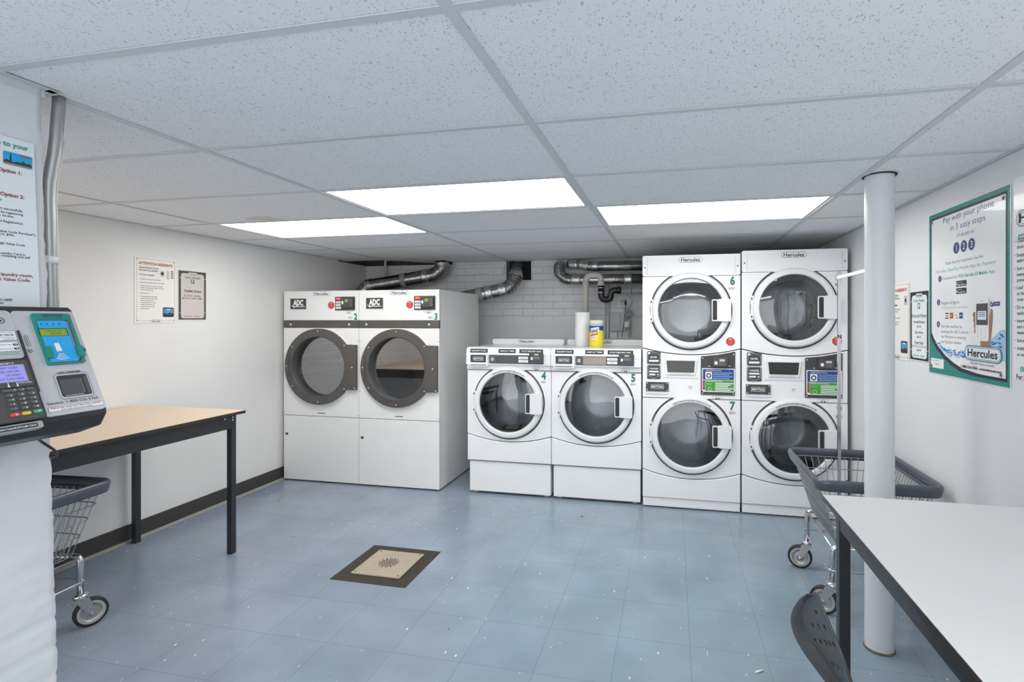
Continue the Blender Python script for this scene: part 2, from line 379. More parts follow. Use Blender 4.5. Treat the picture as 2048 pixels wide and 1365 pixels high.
    def barcode(s, x0, x1, z0, z1, y=-.001, n=14):
        s.flat(rrect(x0, x1, z0, z1, 0), y, 'paper_white'); rd = random.Random(3)
        w = (x1-x0)/n
        for i in range(n):
            if rd.random() < .7: s.flat([(x0+(i+.15)*w, z0+(z1-z0)*.2), (x0+(i+.15+rd.uniform(.3, .7))*w, z0+(z1-z0)*.2), (x0+(i+.15+.5)*w, z1*.92+z0*.08), (x0+(i+.15)*w, z1*.92+z0*.08)], y-.0003, 'ink')
        return s
    def build(s, name, parent=None, loc=None, rot=None, mtx=None, bevel=0.0, seg=2, solid=0.0, merge=False):
        me = bpy.data.meshes.new(name); me.from_pydata(s.v, [], s.f)
        names = []
        for k in s.m:
            if k not in names: names.append(k)
        for k in names: me.materials.append(M[k])
        idx = {k: i for i, k in enumerate(names)}
        me.polygons.foreach_set('material_index', [idx[k] for k in s.m]); me.polygons.foreach_set('use_smooth', s.sm)
        me.update()
        o = bpy.data.objects.new(name, me); COL.objects.link(o)
        if parent: o.parent = parent
        if mtx is not None: o.matrix_local = mtx
        if loc: o.location = loc
        if rot: o.rotation_euler = rot
        if bevel:
            b = o.modifiers.new('bevel', 'BEVEL'); b.width = bevel; b.segments = seg; b.limit_method = 'ANGLE'; b.angle_limit = radians(50); b.harden_normals = False
        if solid:
            b = o.modifiers.new('solid', 'SOLIDIFY'); b.thickness = solid; b.offset = 0
        return o

def fillet(pts, r, n=6, closed=False):
    P = [Vector(p) for p in pts]; out = []
    N = len(P)
    for i in range(N):
        if not closed and i in (0, N-1): out.append(P[i]); continue
        a, b, c = P[i-1], P[i], P[(i+1) % N]; d1 = (a-b); d2 = (c-b); l = min(r, d1.length*.49, d2.length*.49)
        p0 = b+d1.normalized()*l; p2 = b+d2.normalized()*l
        for k in range(n+1):
            t = k/n; out.append(p0*(1-t)**2+b*2*t*(1-t)+p2*t*t)
    return out
def tag(o, label, cat, group=None):
    o['label'] = label; o['category'] = cat
    if group: o['group'] = group
    return o
def thing(name, label, cat, loc=(0, 0, 0), rz=0, group=None):
    o = bpy.data.objects.new(name, None); COL.objects.link(o); o.empty_display_size = .1
    o.location = loc; o.rotation_euler = (0, 0, rz); return tag(o, label, cat, group)
def struct(o): o['kind'] = 'structure'; return o

# ------------------------------------------------------------------ the room
XL, XR, YB, YN, CZ = -3.33, 1.21, 5.22, -1.7, 1.996
GX0, GY0, TW, TD = -.427, .948, 1.2192, .6096
struct(MB().box(XL-.1, XR+.1, YN, YB+.1, -.1, 0, 'floor_tile').build('floor'))
struct(MB().box(XL-.12, XL, YN, YB+.12, 0, 2.42, 'wall_warm').box(XL, XL+.0008, 4.72, YB, 1.984, 2.40, 'raw_masonry').build('wall_left'))
struct(MB().box(XR, XR+.12, YN, YB+.12, 0, 2.42, 'wall_cool').build('wall_right'))
# back wall: painted brick with a rough duct hole, smooth band low down
b = MB()
hx0, hx1, hz0, hz1 = -1.70, -1.43, 1.80, 2.03
b.box(XL, hx0, YB, YB+.12, 1.39, 2.42, 'wall_brick').box(hx1, XR, YB, YB+.12, 1.39, 2.42, 'wall_brick')
b.box(hx0, hx1, YB, YB+.12, 1.39, hz0, 'wall_brick').box(hx0, hx1, YB, YB+.12, hz1, 2.42, 'wall_brick')
b.box(hx0, hx1, YB+.118, YB+.12, hz0, hz1, 'plenum')
b.box(XL, XR, YB-.012, YB+.12, 0, 1.39, 'wall_band')
b.box(XL, -2.30, YB-.0015, YB, 1.982, 2.40, 'raw_masonry')
wb = struct(b.build('wall_back'))
struct(MB().box(-3.0, XR, YB-.10, YB-.0125, 0, 1.20, 'wall_band').build('trim_3'))
# ragged painted brick courses standing proud beside the hole
b = MB()
for x0, x1, z0, z1 in ((-1.425, -1.16, 1.803, 2.0), (-2.3, -1.715, 1.86, 1.97)):
    b.box(x0, x1, YB-.012, YB, z0, z1, 'wall_brick')
b.build('brick_patch', wb, bevel=.004)
# baseboards
struct(MB().box(XL, XL+.012, YN, 3.95, 0.006, .105, 'base_vinyl').xprism([(0, 0), (0, 0), (0, 0)], 0, 0, 'caulk').build('baseboard_left'))
bc = MB(); bc.add([(XL, YN, .012), (XL+.014, YN, .012), (XL+.034, YN, .0005), (XL, YN, .0005), (XL, 3.95, .012), (XL+.014, 3.95, .012), (XL+.034, 3.95, .0005), (XL, 3.95, .0005)], [(0, 1, 5, 4), (1, 2, 6, 5)], 'caulk')
struct(bc.build('trim_1'))
struct(MB().box(XR-.012, XR, YN, YB, 0, .105, 'base_vinyl').build('baseboard_right'))

# ceiling: lay-in tiles between tees
lights = {(-1, 2): 0, (0, 3): 1, (-2, 3): 2, (0, -2): 3, (-1, -3): 4, (-2, -2): 5}  # last three are unseen panels, added behind the viewpoint for extra light
tiles = MB(); grid = MB(); h = .012
xs = [XL]+[GX0+k*TW for k in (-2, -1, 0, 1)]+[XR]
rows = list(range(-6, 8))
def cell_y(k): return max(YN, GY0+k*TD), min(YB-.005, GY0+(k+1)*TD)
for ci in range(5):
    for k in rows:
        y0, y1 = cell_y(k)
        if y1 <= y0+.02 or (ci-3+0, k) in lights and False: continue
        if (ci-3, k) in lights: continue
        x0, x1 = xs[ci], xs[ci+1]
        if k == 6 and ci == 0:                                    # the corner tile stops short, dark gap behind it
            continue
        if k == 6 and ci == 1:                                    # warped tile
            pts = [(x0+.004, y0+.004), (x1-.004, y0+.004), (x1-.004, y1-.03), (-2.05, y1-.03), (-2.28, y1-.01), (-2.285, 4.99), (-2.455, 4.99), (-2.46, y1-.01), (-2.60, y1-.06), (-2.75, 4.97), (x0+.004, 4.90)]
            n = len(pts); tiles.add([(p[0], p[1], CZ+.004) for p in pts]+[(p[0], p[1], CZ+.018) for p in pts], [tuple(range(n))[::-1], tuple(range(n, 2*n))]+[(i, (i+1) % n, n+(i+1) % n, n+i) for i in range(n)], 'acoustic_tile')
            continue
        if k == 5 and ci == 0: y1 = min(y1, 5.2)
        tiles.box(x0+.003, x1-.003, y0+.003, y1-.003, CZ+.004, CZ+.018, 'acoustic_tile')
tiles.box(-3.33, -2.865, GY0+6*TD, 4.86, CZ+.004, CZ+.018, 'acoustic_tile')
ceil = struct(tiles.build('ceiling'))
for x in xs[1:5]: grid.box(x-h, x+h, YN, YB-.02 if x > -2 else 4.9, CZ, CZ+.003, 'tee')
for k in rows:
    y = GY0+k*TD
    if YN < y < YB-.05:
        for ci in range(5): 
            grid.box(xs[ci]+(h if ci else 0), xs[ci+1]-(h if ci < 4 else 0), y-h, y+h, CZ+.0005, CZ+.003, 'tee')
grid.box(XL, XL+.02, YN, 4.86, CZ, CZ+.003, 'tee').box(XR-.02, XR, YN, YB, CZ, CZ+.003, 'tee')
grid.box(XR-.002, XR, YN, YB, CZ-.0, CZ+.02, 'tee').box(-1.6, XR, YB-.02, YB-.001, CZ, CZ+.003, 'tee')
grid.build('ceiling_grid', ceil)
MB().box(XL-.1, XR+.1, YN, YB+.1, 2.40, 2.46, 'plenum').build('slab', ceil)
LB = ['recessed troffer light in the middle of the ceiling, nearest of the three lit panels', 'recessed troffer light on the right, above the stacked machines', 'recessed troffer light nearest the left wall', 'unseen fill light added in the ceiling behind the viewpoint, on the right', 'unseen fill light added in the ceiling farthest behind the viewpoint', 'unseen fill light added in the ceiling behind the viewpoint, next to the left wall']
for (c, k), i in lights.items():
    x0, y0 = GX0+c*TW, GY0+k*TD; x1, y1 = x0+TW, y0+TD
    t = thing('ceiling_light', LB[i], 'ceiling light', ((x0+x1)/2, (y0+y1)/2, CZ), 0, 'recessed ceiling lights')
    a, c2 = TW/2-.013, TD/2-.013; e = .016
    f = MB(); f.box(-a, a, -c2, -c2+e, .003, .012, 'tee').box(-a, a, c2-e, c2, .003, .012, 'tee').box(-a, -a+e, -c2+e, c2-e, .003, .012, 'tee').box(a-e, a, -c2+e, c2-e, .003, .012, 'tee')
    f.box(-a, a, -c2, c2, .09, .10, 'tee'); f.build('frame', t)
    MB().box(-a+e, a-e, -c2+e, c2-e, .006, .009, 'diffuser').build('diffuser', t)

# near left brick partition, end face towards the far wall
def part_end(z): return 1.091-(z-.41)*(1.091-1.053)/1.56
pv = []; ys = [YN, -1, 0, .4]+[.45+.0125*i for i in range(49)]; zs = [i*.0125 for i in range(161)]
px = [-1.62, -1.64, -1.67, -1.72, -1.80, -1.87]
S_ = [(None, y) for y in ys[:-1]]
b = MB(); colsN = []
for z in zs:
    row = []; ye = part_end(z)+.004*noise.noise(Vector((3, 1, z*9)))+.0025*noise.noise(Vector((7, 2, z*40)))
    course = (z/.0733) % 1; joint = max(0, 1-min(course, 1-course)/.10) if z < 1.43 else 0
    ye -= .004*joint
    us = [YN, -.8, 0]+[.3+(ye-.004-.3)*i/56 for i in range(57)]
    for y in us:
        f = 1 if y > .29 else 0
        d = .0035*noise.noise(Vector((y*7, z*9, 1)))+.0015*noise.noise(Vector((y*30, z*34, 2)))
        cj = (int(z/.0733) % 2)*.5; vb = ((y/.22)+cj) % 1; vj = max(0, 1-min(vb, 1-vb)/.04) if z < 1.43 else 0
        row.append((-1.62+f*(d-.0038*max(joint, vj*.7)), y, z))
    for x in (-1.622, -1.626, -1.635, -1.66, -1.70, -1.78, -1.87):
        row.append((x, ye+.002*noise.noise(Vector((x*20, z*20, 5)))-(.003 if x > -1.624 else 0), z))
    for y in (.3, YN): row.append((-1.87, y, z))
    colsN.append(row)
nr = len(colsN[0]); vs = [p for r in colsN for p in r]
b.add(vs, [(j*nr+i, j*nr+i+1, (j+1)*nr+i+1, (j+1)*nr+i) for j in range(len(zs)-1) for i in range(nr-1)], 'partition', True)
struct(b.build('wall_partition'))
struct(MB().box(-1.62, -1.598, YN, 1.075, CZ-.002, CZ+.001, 'tee').box(-1.622, -1.619, YN, 1.058, CZ-.022, CZ, 'tee').box(-1.9, -1.60, 1.056, 1.085, CZ-.002, CZ+.001, 'tee').build('trim_2'))

# ------------------------------------------------------------------ door assembly shared by washers and stacked machines (local, front at y=0)
def front_door(parent, cx, cz, R=.288, arc=True, inner_ring=False, empty=True, seed=1):
    d = MB()
    d.lathe([(R-.004, .012), (R-.004, -.018), (R-.0045, -.0185), (R-.013, -.0335), (R-.0138, -.0342), (R-.020, -.0350), (R-.043, -.0385), (R-.0438, -.0384), (R-.0485, -.031), (R-.049, -.030), (R-.052, .0)], cx, cz, 96, 'ring_white')
    if arc: d.arctext('PLEASE LEAVE DOOR OPEN WHEN NOT IN USE', cx, cz, R-.037, .0105, 88, -.0395, 'ink', .02, span=62)
    o = d.build('door', parent)
    MB().lathe([(R-.05, -.020), (R-.09, -.026), (R-.16, -.030), (0.0, -.031)], cx, cz, 64, 'door_glass').build('glass', o)
    # moulded inner bowl, drum and lifters
    q = MB(); q.lathe([(R-.052, .0), (R-.075, .03), (R-.085, .055)], cx, cz, 64, 'box_grey' if inner_ring else 'tub')
    q.lathe([(R-.085, .055), (R-.05, .10), (R-.045, .42), (.15, .45), (0, .46)], cx, cz, 48, 'steel_drum')
    for a in (30, 150, 270):
        a += seed*23; ca, sa = cos(radians(a)), sin(radians(a))
        pts = [Vector((cx+ca*(R-.05), .10, cz+sa*(R-.05))), Vector((cx+ca*(R-.05), .42, cz+sa*(R-.05)))]
        q.tube(pts, .035, 'steel_drum', 8)
    q.build('drum', o)
    h_ = MB(); hx = cx+R-.135
    h_.prism(rrect(hx, hx+.045, cz-.078, cz+.078, .010), -.046, -.030, 'ring_white')
    h_.flat(rrect(hx+.006, hx+.036, cz-.070, cz+.070, .008), -.0465, 'seam')
    h_.prism(rrect(hx+.040, hx+.132, cz-.080, cz+.080, .012), -.052, -.020, 'ring_white')
    h_.build('handle', o, bevel=.002)
    k = MB(); k.box(cx-R-.006, cx-R+.012, -.018, .002, cz-.085, cz+.085, 'ring_white').box(cx-R-.004, cx-R+.004, -.022, -.016, cz-.070, cz-.058, 'seam').box(cx-R-.004, cx-R+.004, -.022, -.016, cz+.058, cz+.070, 'seam')
    k.build('hinge', o)
    return o
def gap_ring(b, cx, cz, R): b.lathe([(R+.002, -.0006), (R-.006, -.0006), (R-.006, .01)], cx, cz, 96, 'seam')
def octagon(cx, cz, r, k=1.0): return [(cx+r*cos(radians(22.5+45*i)), cz+r*sin(radians(22.5+45*i))) for i in range(8)]
def stop_sticker(parent, cx, cz, r, y):
    s = MB().flat(octagon(cx, cz, r), y, 'paper_white').flat(octagon(cx, cz, r*.95), y-.0003, 'red')
    s.text('STOP', cx, cz+r*.42, r*.22, y-.0006, 'C', 'paper_white', .03)
    for i in range(4): s.text(['Only use your', 'laundry card', 'machine will', 'not start'][i], cx, cz+r*(.15-.24*i), r*.12, y-.0006, 'C', 'paper_pink')
    return s.build('stop_sticker', parent)
def number_label(parent, n, cx, z0, h, y, bx, bz, bw=.045, bh=.026):
    s = MB(); s.text(n, cx, z0, h, y-.0005, 'C', 'green_num', .065, sx=.82); s.build('number_decal', parent)
    MB().barcode(bx, bx+bw, bz, bz+bh, y-.0005).build('barcode_sticker', parent)
def small_decal(b, cx, cz, y, w=.062):
    b.text('washer', cx, cz, .008, y, 'C', 'ink_grey', w=w*.5)
    b.ring(rrect(cx-w/2, cx+w/2, cz-.006, cz+.012, .005), rrect(cx-w/2+.0015, cx+w/2-.0015, cz-.0045, cz+.0105, .004), y, 'ink_grey')
    b.flat(rrect(cx-w*.22, cx-w*.06, cz-.012, cz-.005, .001), y, 'ink').flat(rrect(cx+w*.04, cx+w*.2, cz-.012, cz-.005, .001), y, 'ink')

# ------------------------------------------------------------------ tumble dryers 2 and 3
def make_dryer(n, x, label):
    t = thing('tumble_dryer', label, 'dryer', (x, 3.91, 0), 0, 'tumble dryers standing by the left wall')
    hw = .3615; D = .875
    MB().box(-hw, hw, .02, D, .012, 1.632, 'enamel_warm', skip=('f',)).box(-hw+.03, hw-.03, .03, D-.02, 0, .012, 'seam').build('cabinet', t)
    MB().box(-hw, hw, 0, .02, .012, .562, 'enamel_warm').build('lower_panel', t, bevel=.002)
    lk = MB().box(-hw+.018, -hw+.042, -.003, 0, .393, .411, 'black').box(-hw+.022, -hw+.034, -.005, -.003, .398, .406, 'ink_grey'); lk.build('latch', t)
    p = MB(); p.plate_hole([(-hw, .567), (hw, .567), (hw, 1.318), (-hw, 1.318)], -.006, .99, .262, 0, .02, 'enamel_warm')
    p.box(-.030, .042, -.0006, 0, .588, .594, 'black')
    for xx in (-hw+.008, hw-.008):
        for zz in (.585, .79, 1.21): p.lathe([(.0035, -.001), (0, -.0015)], xx, zz, 8, 'ink')
    p.plate_hole([(-hw+.002, .02), (hw-.002, .02), (hw-.002, 1.63), (-hw+.002, 1.63)], -.006, .99, .27, .0205, .023, 'seam')
    p.build('front_panel', t)
    MB().box(-hw, hw, -.004, .02, 1.320, 1.381, 'dark_metal').build('trim_band', t)
    for xx in (-.289, .276): MB().lathe([(.010, -.004), (.010, -.007), (.007, -.010), (0, -.011)], xx, 1.336+.012, 16, 'bolt').build('bolt', t)
    MB().box(-hw, hw, 0, .02, 1.383, 1.634, 'enamel_warm').build('control_panel', t, bevel=.002)
    s = MB().logo(.006, 1.611, .163, .036, -.0008); s.build('logo_plate', t)
    s = MB().prism(rrect(-.298, -.133, 1.474, 1.575, .008), -.004, 0, 'ring_white').flat(rrect(-.293, -.138, 1.479, 1.570, .005), -.0045, 'panel_grey')
    s.text('ADC', -.216, 1.512, .044, -.0052, 'C', 'paper_white', .08, w=.100)
    s.flat([(-.287, 1.517), (-.262, 1.505), (-.150, 1.503), (-.150, 1.498), (-.255, 1.497), (-.248, 1.486), (-.262, 1.492)], -.0052, 'paper_white'); s.build('maker_badge', t)
    stop_sticker(t, .102, 1.511, .034, -.0008)
    c = MB().prism(rrect(.143, .328, 1.468, 1.582, .003), -.006, 0, 'panel_grey')
    c.flat(rrect(.150, .198, 1.556, 1.578, .001), -.0065, 'led_red').text('FULL', .174, 1.561, .011, -.0068, 'C', 'paper_white', .02)
    for i in range(3): c.flat(rrect(.150, .202, 1.527-.0235*i, 1.544-.0235*i, .003), -.0065, 'paper_white').text(['NO HEAT', 'LO HEAT', 'HI HEAT'][i], .176, 1.532-.0235*i, .006, -.0068, 'C', 'ink')
    c.build('control_pad', t)
    r = MB().prism(rrect(.207, .318, 1.490, 1.572, .004), -.022, -.006, 'kiosk_grey').prism(rrect(.214, .284, 1.487, 1.503, .003), -.026, -.006, 'panel_grey')
    r.flat(rrect(.245, .275, 1.535, 1.560, .002), -.0225, 'lcd_green').flat(rrect(.216, .232, 1.520, 1.545, .002), -.0225, 'paper_white').flat(rrect(.292, .310, 1.500, 1.562, .002), -.0225, 'key_grey'); r.build('card_reader', t, bevel=.002)
    s = MB(); small_decal(s, .268, 1.452, -.0008); s.build('instruction_decal', t)
    number_label(t, n, .334, 1.390, .049, 0, .268, 1.392, .038, .024)
    # round door: flat ring, side plate, glass, perforated drum
    d = MB(); R = .323
    poly = arc_pts(-.006, .99, R, 36, 324, 72)+[(.355, .99-.187), (.355, .99+.187)]
    d.plate_hole(poly, -.006, .99, .258, -.030, -.006, 'dark_metal')
    d.lathe([(R+.006, 0), (R+.006, -.006), (R-.002, -.008)], -.006, .99, 96, 'ring_white')
    d.lathe([(.258, -.030), (.252, -.028), (.250, .055)], -.006, .99, 96, 'charcoal')
    for a, rr in ((36, .31), (90, .30), (146, .30), (180, .305), (214, .30), (270, .30), (324, .31)):
        d.lathe([(.006, -.030), (.006, -.032), (0, -.034)], -.006+rr*cos(radians(a)), .99+rr*sin(radians(a)), 10, 'bolt')
    d.lathe([(.007, -.030), (.007, -.033), (0, -.035)], .318, .99, 10, 'bolt').lathe([(.006, -.030), (.006, -.032), (0, -.034)], .345, .815, 10, 'bolt')
    dr = d.build('door', t)
    MB().box(-.30, -.285, -.034, -.030, .90, 1.09, 'dark_metal').build('door_stiffener', dr)
    MB().lathe([(.250, .030), (0, .030)], -.006, .99, 64, 'dryer_glass').build('glass', dr)
    q = MB().lathe([(.250, .055), (.30, .09), (.335, .12), (.335, .76)], -.006, .99, 64, 'perforated').lathe([(.335, .76), (0, .76)], -.006, .99, 64, 'steel_drum')
    for a in (60, 180, 300): q.tube([(-.006+.31*cos(radians(a)), .14, .99+.31*sin(radians(a))), (-.006+.31*cos(radians(a)), .74, .99+.31*sin(radians(a)))], .03, 'steel_drum', 8)
    q.build('drum', t)
    return t
make_dryer('2', -2.928, 'off-white tumble dryer numbered 2, against the left wall')
make_dryer('3', -2.2015, 'off-white tumble dryer numbered 3, beside the low washers')

# ------------------------------------------------------------------ front load washers 4 and 5 on pedestals
def make_washer(n, x, label, tan):
    t = thing('washing_machine', label, 'washer', (x, 3.925, 0), 0, 'front load washers on pedestals')
    hw = .343; D = .66
    for sx in (-1, 1):
        for yy in (.07, D-.06): MB().zlathe([(.0, 0), (.022, 0), (.022, .008), (.008, .010), (.008, .02)], sx*(hw-.05), yy, 16, 'cream').build('foot', t)
    MB().box(-hw+.012, hw-.006, .012, D, .018, .258, 'enamel').build('pedestal', t, bevel=.006)
    MB().box(-hw, hw, .025, D, .266, 1.150, 'enamel', skip=('f',)).build('cabinet', t)
    nC = 20; z0, zm = .484, .430
    curve = [(-hw+2*hw*i/nC, z0-(z0-zm)*(1-((2*i/nC-1)**2))) for i in range(nC+1)]
    MB().prism([(-hw, .268), (hw, .268)]+[(p[0], p[1]-.007) for p in curve[::-1]], -.004, .03, 'enamel').build('kick_panel', t, bevel=.006)
    p = MB().plate_hole(curve+[(hw, .988), (-hw, .988)], 0, .738, .284, 0, .026, 'enamel')
    gap_ring(p, 0, .738, .291); p.plate_hole([(-hw+.003, .270), (hw-.003, .270), (hw-.003, .990), (-hw+.003, .990)], 0, .738, .286, .0265, .029, 'seam'); p.build('front_panel', t)
    prof = [(.03, .990), (-.012, .994), (-.018, 1.026), (-.034, 1.034), (-.030, 1.120), (-.018, 1.158), (-.004, 1.170), (.03, 1.172)]
    MB().xprism(prof[::-1], -hw-.001, hw+.001, 'enamel').build('console', t, bevel=.004)
    # top with raised rear rail
    MB().box(-hw, hw, .02, D, 1.150, 1.168, 'enamel').build('top_panel', t, bevel=.005)
    rl = MB(); rl.prism(rrect(-hw+.01, hw-.01, 1.168, 1.216, .04, 6), D-.10, D-.03, 'enamel'); rl.logo(-.01, 1.196, .155, .030, D-.1015, rim='ink')
    rl.build('rear_rail', t, bevel=.006)
    # black label strips on top front edge
    for a, c, tx in ((-.31, -.165, 'PLEASE EMPTY POCKETS'), (-.075, .065, 'AMPLE TIME'), (.095, .285, 'CYCLE TIMES MAY VARY')):
        s = MB(); s.add([(a, -.0305, 1.128), (c, -.0305, 1.128), (c, -.0205, 1.158), (a, -.0205, 1.158)], [(0, 1, 2, 3)], 'ink')
        b0 = len(s.v); s.text(tx, (a+c)/2, 1.138, .010, -.0283, 'C', 'paper_white', .02, w=(c-a)*.85)
        for i in range(b0, len(s.v)): v = s.v[i]; s.v[i] = (v[0], -.0308+(v[2]-1.128)/3, v[2])
        s.build('label_strip', t)
    # detergent drawer with badge
    d = MB().prism(rrect(-.318, -.158, 1.022, 1.120, .012), -.044, -.028, 'enamel').flat(rrect(-.302, -.172, 1.052, 1.112, .008), -.0445, 'panel_grey')
    d.flat(rrect(-.278, -.196, 1.066, 1.096, .001), -.0448, 'paper_white').flat(rrect(-.276, -.198, 1.068, 1.094, .001), -.045, 'panel_grey').text('MAYTAG', -.237, 1.074, .014, -.0453, 'C', 'paper_white', .04, w=.070)
    d.flat(rrect(-.306, -.170, 1.028, 1.036, .002), -.0445, 'ink_grey'); d.build('detergent_drawer', t, bevel=.002)
    c = MB().prism(rrect(-.148, .292, 1.046, 1.112, .004), -.040, -.030, 'panel_grey')
    c.flat(rrect(-.145, -.095, 1.052, 1.106, .003), -.0404, 'key_grey').flat(rrect(-.130, -.112, 1.068, 1.090, .002), -.0407, 'paper_white').text('P', -.121, 1.071, .014, -.041, 'C', 'ink', .03)
    c.flat(rrect(-.090, .085, 1.050, 1.108, .003), -.0404, 'screen_tan' if tan else 'screen_dark')
    for i in range(2): c.flat(rrect(.092, .170, 1.056+.026*i, 1.076+.026*i, .003), -.0404, 'paper_white').text(['NORMAL', 'DELICATE'][i], .131, 1.062+.026*i, .007, -.0407, 'C', 'ink')
    c.build('control_display', t)
    r = MB().prism(rrect(.182, .292, 1.052, 1.136, .008), -.058, -.038, 'kiosk_grey').flat(rrect(.196, .212, 1.080, 1.100, .002), -.0585, 'paper_white').flat(rrect(.222, .262, 1.112, 1.130, .002), -.0585, 'key_grey').flat(rrect(.215, .270, 1.086, 1.104, .002), -.0585, 'ink_grey').flat(rrect(.225, .255, 1.115, 1.126, .001), -.0588, 'paper_pink')
    r.build('card_reader', t, bevel=.003)
    s = MB(); small_decal(s, .228, 1.010, -.0175, .060); s.build('instruction_decal', t)
    number_label(t, n, .284, .925, .055, 0, .264, .892, .040, .022)
    front_door(t, 0, .738, .283, seed=int(n))
    return t
make_washer('4', -1.258, 'white front load washer numbered 4, on a low pedestal next to the tall dryer', False)
make_washer('5', -.568, 'white front load washer numbered 5, with wipes and towel roll on top', True)

# ------------------------------------------------------------------ stacked washer dryers
def make_stack(nu, nl, x, label, dark, zoff):
    t = thing('stacked_washer_dryer', label, 'washer dryer', (x, 3.912, 0), 0, 'stacked washer dryers')
    hw = .3455; D = .78; H = 1.862+zoff
    for sx in (-1, 1):
        for yy in (.06, D-.06): MB().zlathe([(.0, 0), (.02, 0), (.02, .006), (.0, .008)], sx*(hw-.06), yy, 16, 'cream').build('foot', t)
    MB().box(-hw, hw, .025, D, .012, H, 'enamel', skip=('f',)).build('cabinet', t)
    MB().box(-hw+.002, hw-.002, .006, .026, .010, .072, 'enamel').build('toe_panel', t, bevel=.003)
    nC = 20
    def cv(z0, zm, dz=0): return [(-hw+2*hw*i/nC, z0-(z0-zm)*(1-((2*i/nC-1)**2))+dz) for i in range(nC+1)]
    MB().prism([(-hw, .076), (hw, .076)]+cv(.288, .230, -.007)[::-1], -.004, .026, 'enamel').build('kick_panel', t, bevel=.006)
    p = MB().plate_hole(cv(.288, .230)+[(hw, .810), (-hw, .810)], 0, .552, .286, 0, .026, 'enamel'); gap_ring(p, 0, .552, .293); p.plate_hole([(-hw+.003, .02), (hw-.003, .02), (hw-.003, .814), (-hw+.003, .814)], 0, .552, .288, .0265, .029, 'seam'); p.build('washer_front', t)
    # upper dryer front
    uz = 1.456+zoff
    p = MB().plate_hole(cv(1.183, 1.137)+[(hw, H-.156), (-hw, H-.156)], 0, uz, .282, 0, .026, 'enamel'); gap_ring(p, 0, uz, .289)
    p.plate_hole([(-hw+.003, .814), (hw-.003, .814), (hw-.003, H-.01), (-hw+.003, H-.01)], 0, uz, .284, .0265, .029, 'seam'); p.build('dryer_front', t)
    p = MB().prism(rrect(-hw, hw, H-.153, H, .012), -.003, .026, 'enamel')
    for sx in (-1, 1):
        p.lathe([(.012, -.0035), (.008, -.0035), (.006, .0)], sx*(hw-.018), H-.088, 16, 'enamel').lathe([(.005, -.0045), (0, -.0045)], sx*(hw-.018), H-.088, 10, 'ink')
        p.box(sx*(hw-.035)-.0008, sx*(hw-.035)+.0008, -.0036, 0, H-.14, H-.02, 'ink_grey')
    p.build('top_fascia', t, bevel=.004)
    MB().logo(0, 1.826+zoff, .168, .040, -.0035).build('logo_plate', t)
    # control panel between the two drums
    p = MB().prism([(-hw, .814), (hw, .814)]+cv(1.183, 1.137, -.007)[::-1], -.004, .026, 'enamel'); p.build('control_panel', t, bevel=.005)
    for i, (z0, z1, ttl) in enumerate(((1.062, 1.156, 'DRYER'), (.952, 1.052, 'WASHER'))):
        s = MB().prism(rrect(-.312, -.214, z0, z1, .010), -.010, -.004, 'panel_grey')
        e = .022
        pts = [(-.306, z0+.008), (-.306, z1-e), (-.263, z1-.006), (-.220, z1-e), (-.220, z0+.008)] if i == 0 else [(-.306, z1-.006), (-.306, z0+e), (-.263, z0+.006), (-.220, z0+e), (-.220, z1-.006)]
        s.tube([(q[0], -.0102, q[1]) for q in pts], .0012, 'paper_white', 4)
        s.text(ttl, -.263, z1-(.050 if i == 0 else .030), .011, -.0108, 'C', 'paper_white', .04)
        s.flat(rrect(-.298, -.228, z0+(.016 if i == 0 else .048), z0+(.030 if i == 0 else .060), .002), -.0106, 'paper_white')
        if i: s.flat(rrect(-.296, -.252, z0+.026, z0+.038, .002), -.0106, 'paper_white').lathe([(.006, -.0106), (0, -.0106)], -.234, z0+.032, 12, 'paper_white')
        else: s.flat(rrect(-.306, -.290, z1-.022, z1-.006, .004), -.0106, 'paper_white')
        s.build('selector_plate', t)
    # display in a moulded hood
    s = MB(); o4 = [(-.185, 1.100), (.045, 1.100), (.028, .990), (-.168, .990)]; i4 = [(-.172, 1.090), (.032, 1.090), (.024, 1.004), (-.164, 1.004)]
    s.prism(o4[::-1], -.022, -.004, 'enamel').flat(i4[::-1], -.0225, 'screen_dark').prism([(-.195, .965), (.055, .965), (.030, .990), (-.170, .990)], -.010, -.003, 'enamel')
    s.text('SELECT WASH CYCLE THEN PRESS START', -.070, .9935, .006, -.0228, 'C', 'ink_grey', w=.15); s.build('display', t, bevel=.002)
    s = MB().prism(rrect(-.325, -.153, .844, .932, .008), -.012, -.004, 'enamel').prism(rrect(-.320, -.156, .862, .930, .004), -.018, -.012, 'panel_grey')
    s.flat(rrect(-.284, -.192, .880, .912, .001), -.0184, 'paper_white').flat(rrect(-.282, -.194, .882, .910, .001), -.0187, 'panel_grey').text('MAYTAG', -.238, .888, .016, -.019, 'C', 'paper_white', .04, w=.080)
    for a in (-.311, -.165):
        for c in (.871, .921): s.lathe([(.005, -.018), (0, -.020)], a, c, 8, 'bolt')
    s.build('detergent_drawer', t)
    MB().lathe([(.012, -.004), (.012, -.008), (.008, -.010), (.007, -.006), (0, -.006)], -.003, .898, 20, 'bolt').build('keylock', t)
    # card reader board with green and blue instruction sheet
    s = MB().prism([(.072, .846), (.308, .846), (.310, 1.158), (.305, 1.160), (.19, 1.136), (.078, 1.124), (.072, 1.118)], -.010, -.004, 'panel_grey')
    for a, c in ((.084, 1.110), (.298, 1.140), (.084, .858), (.298, .858), (.13, 1.052), (.27, 1.056)): s.lathe([(.005, -.010), (0, -.012)], a, c, 8, 'bolt')
    s.build('reader_board', t)
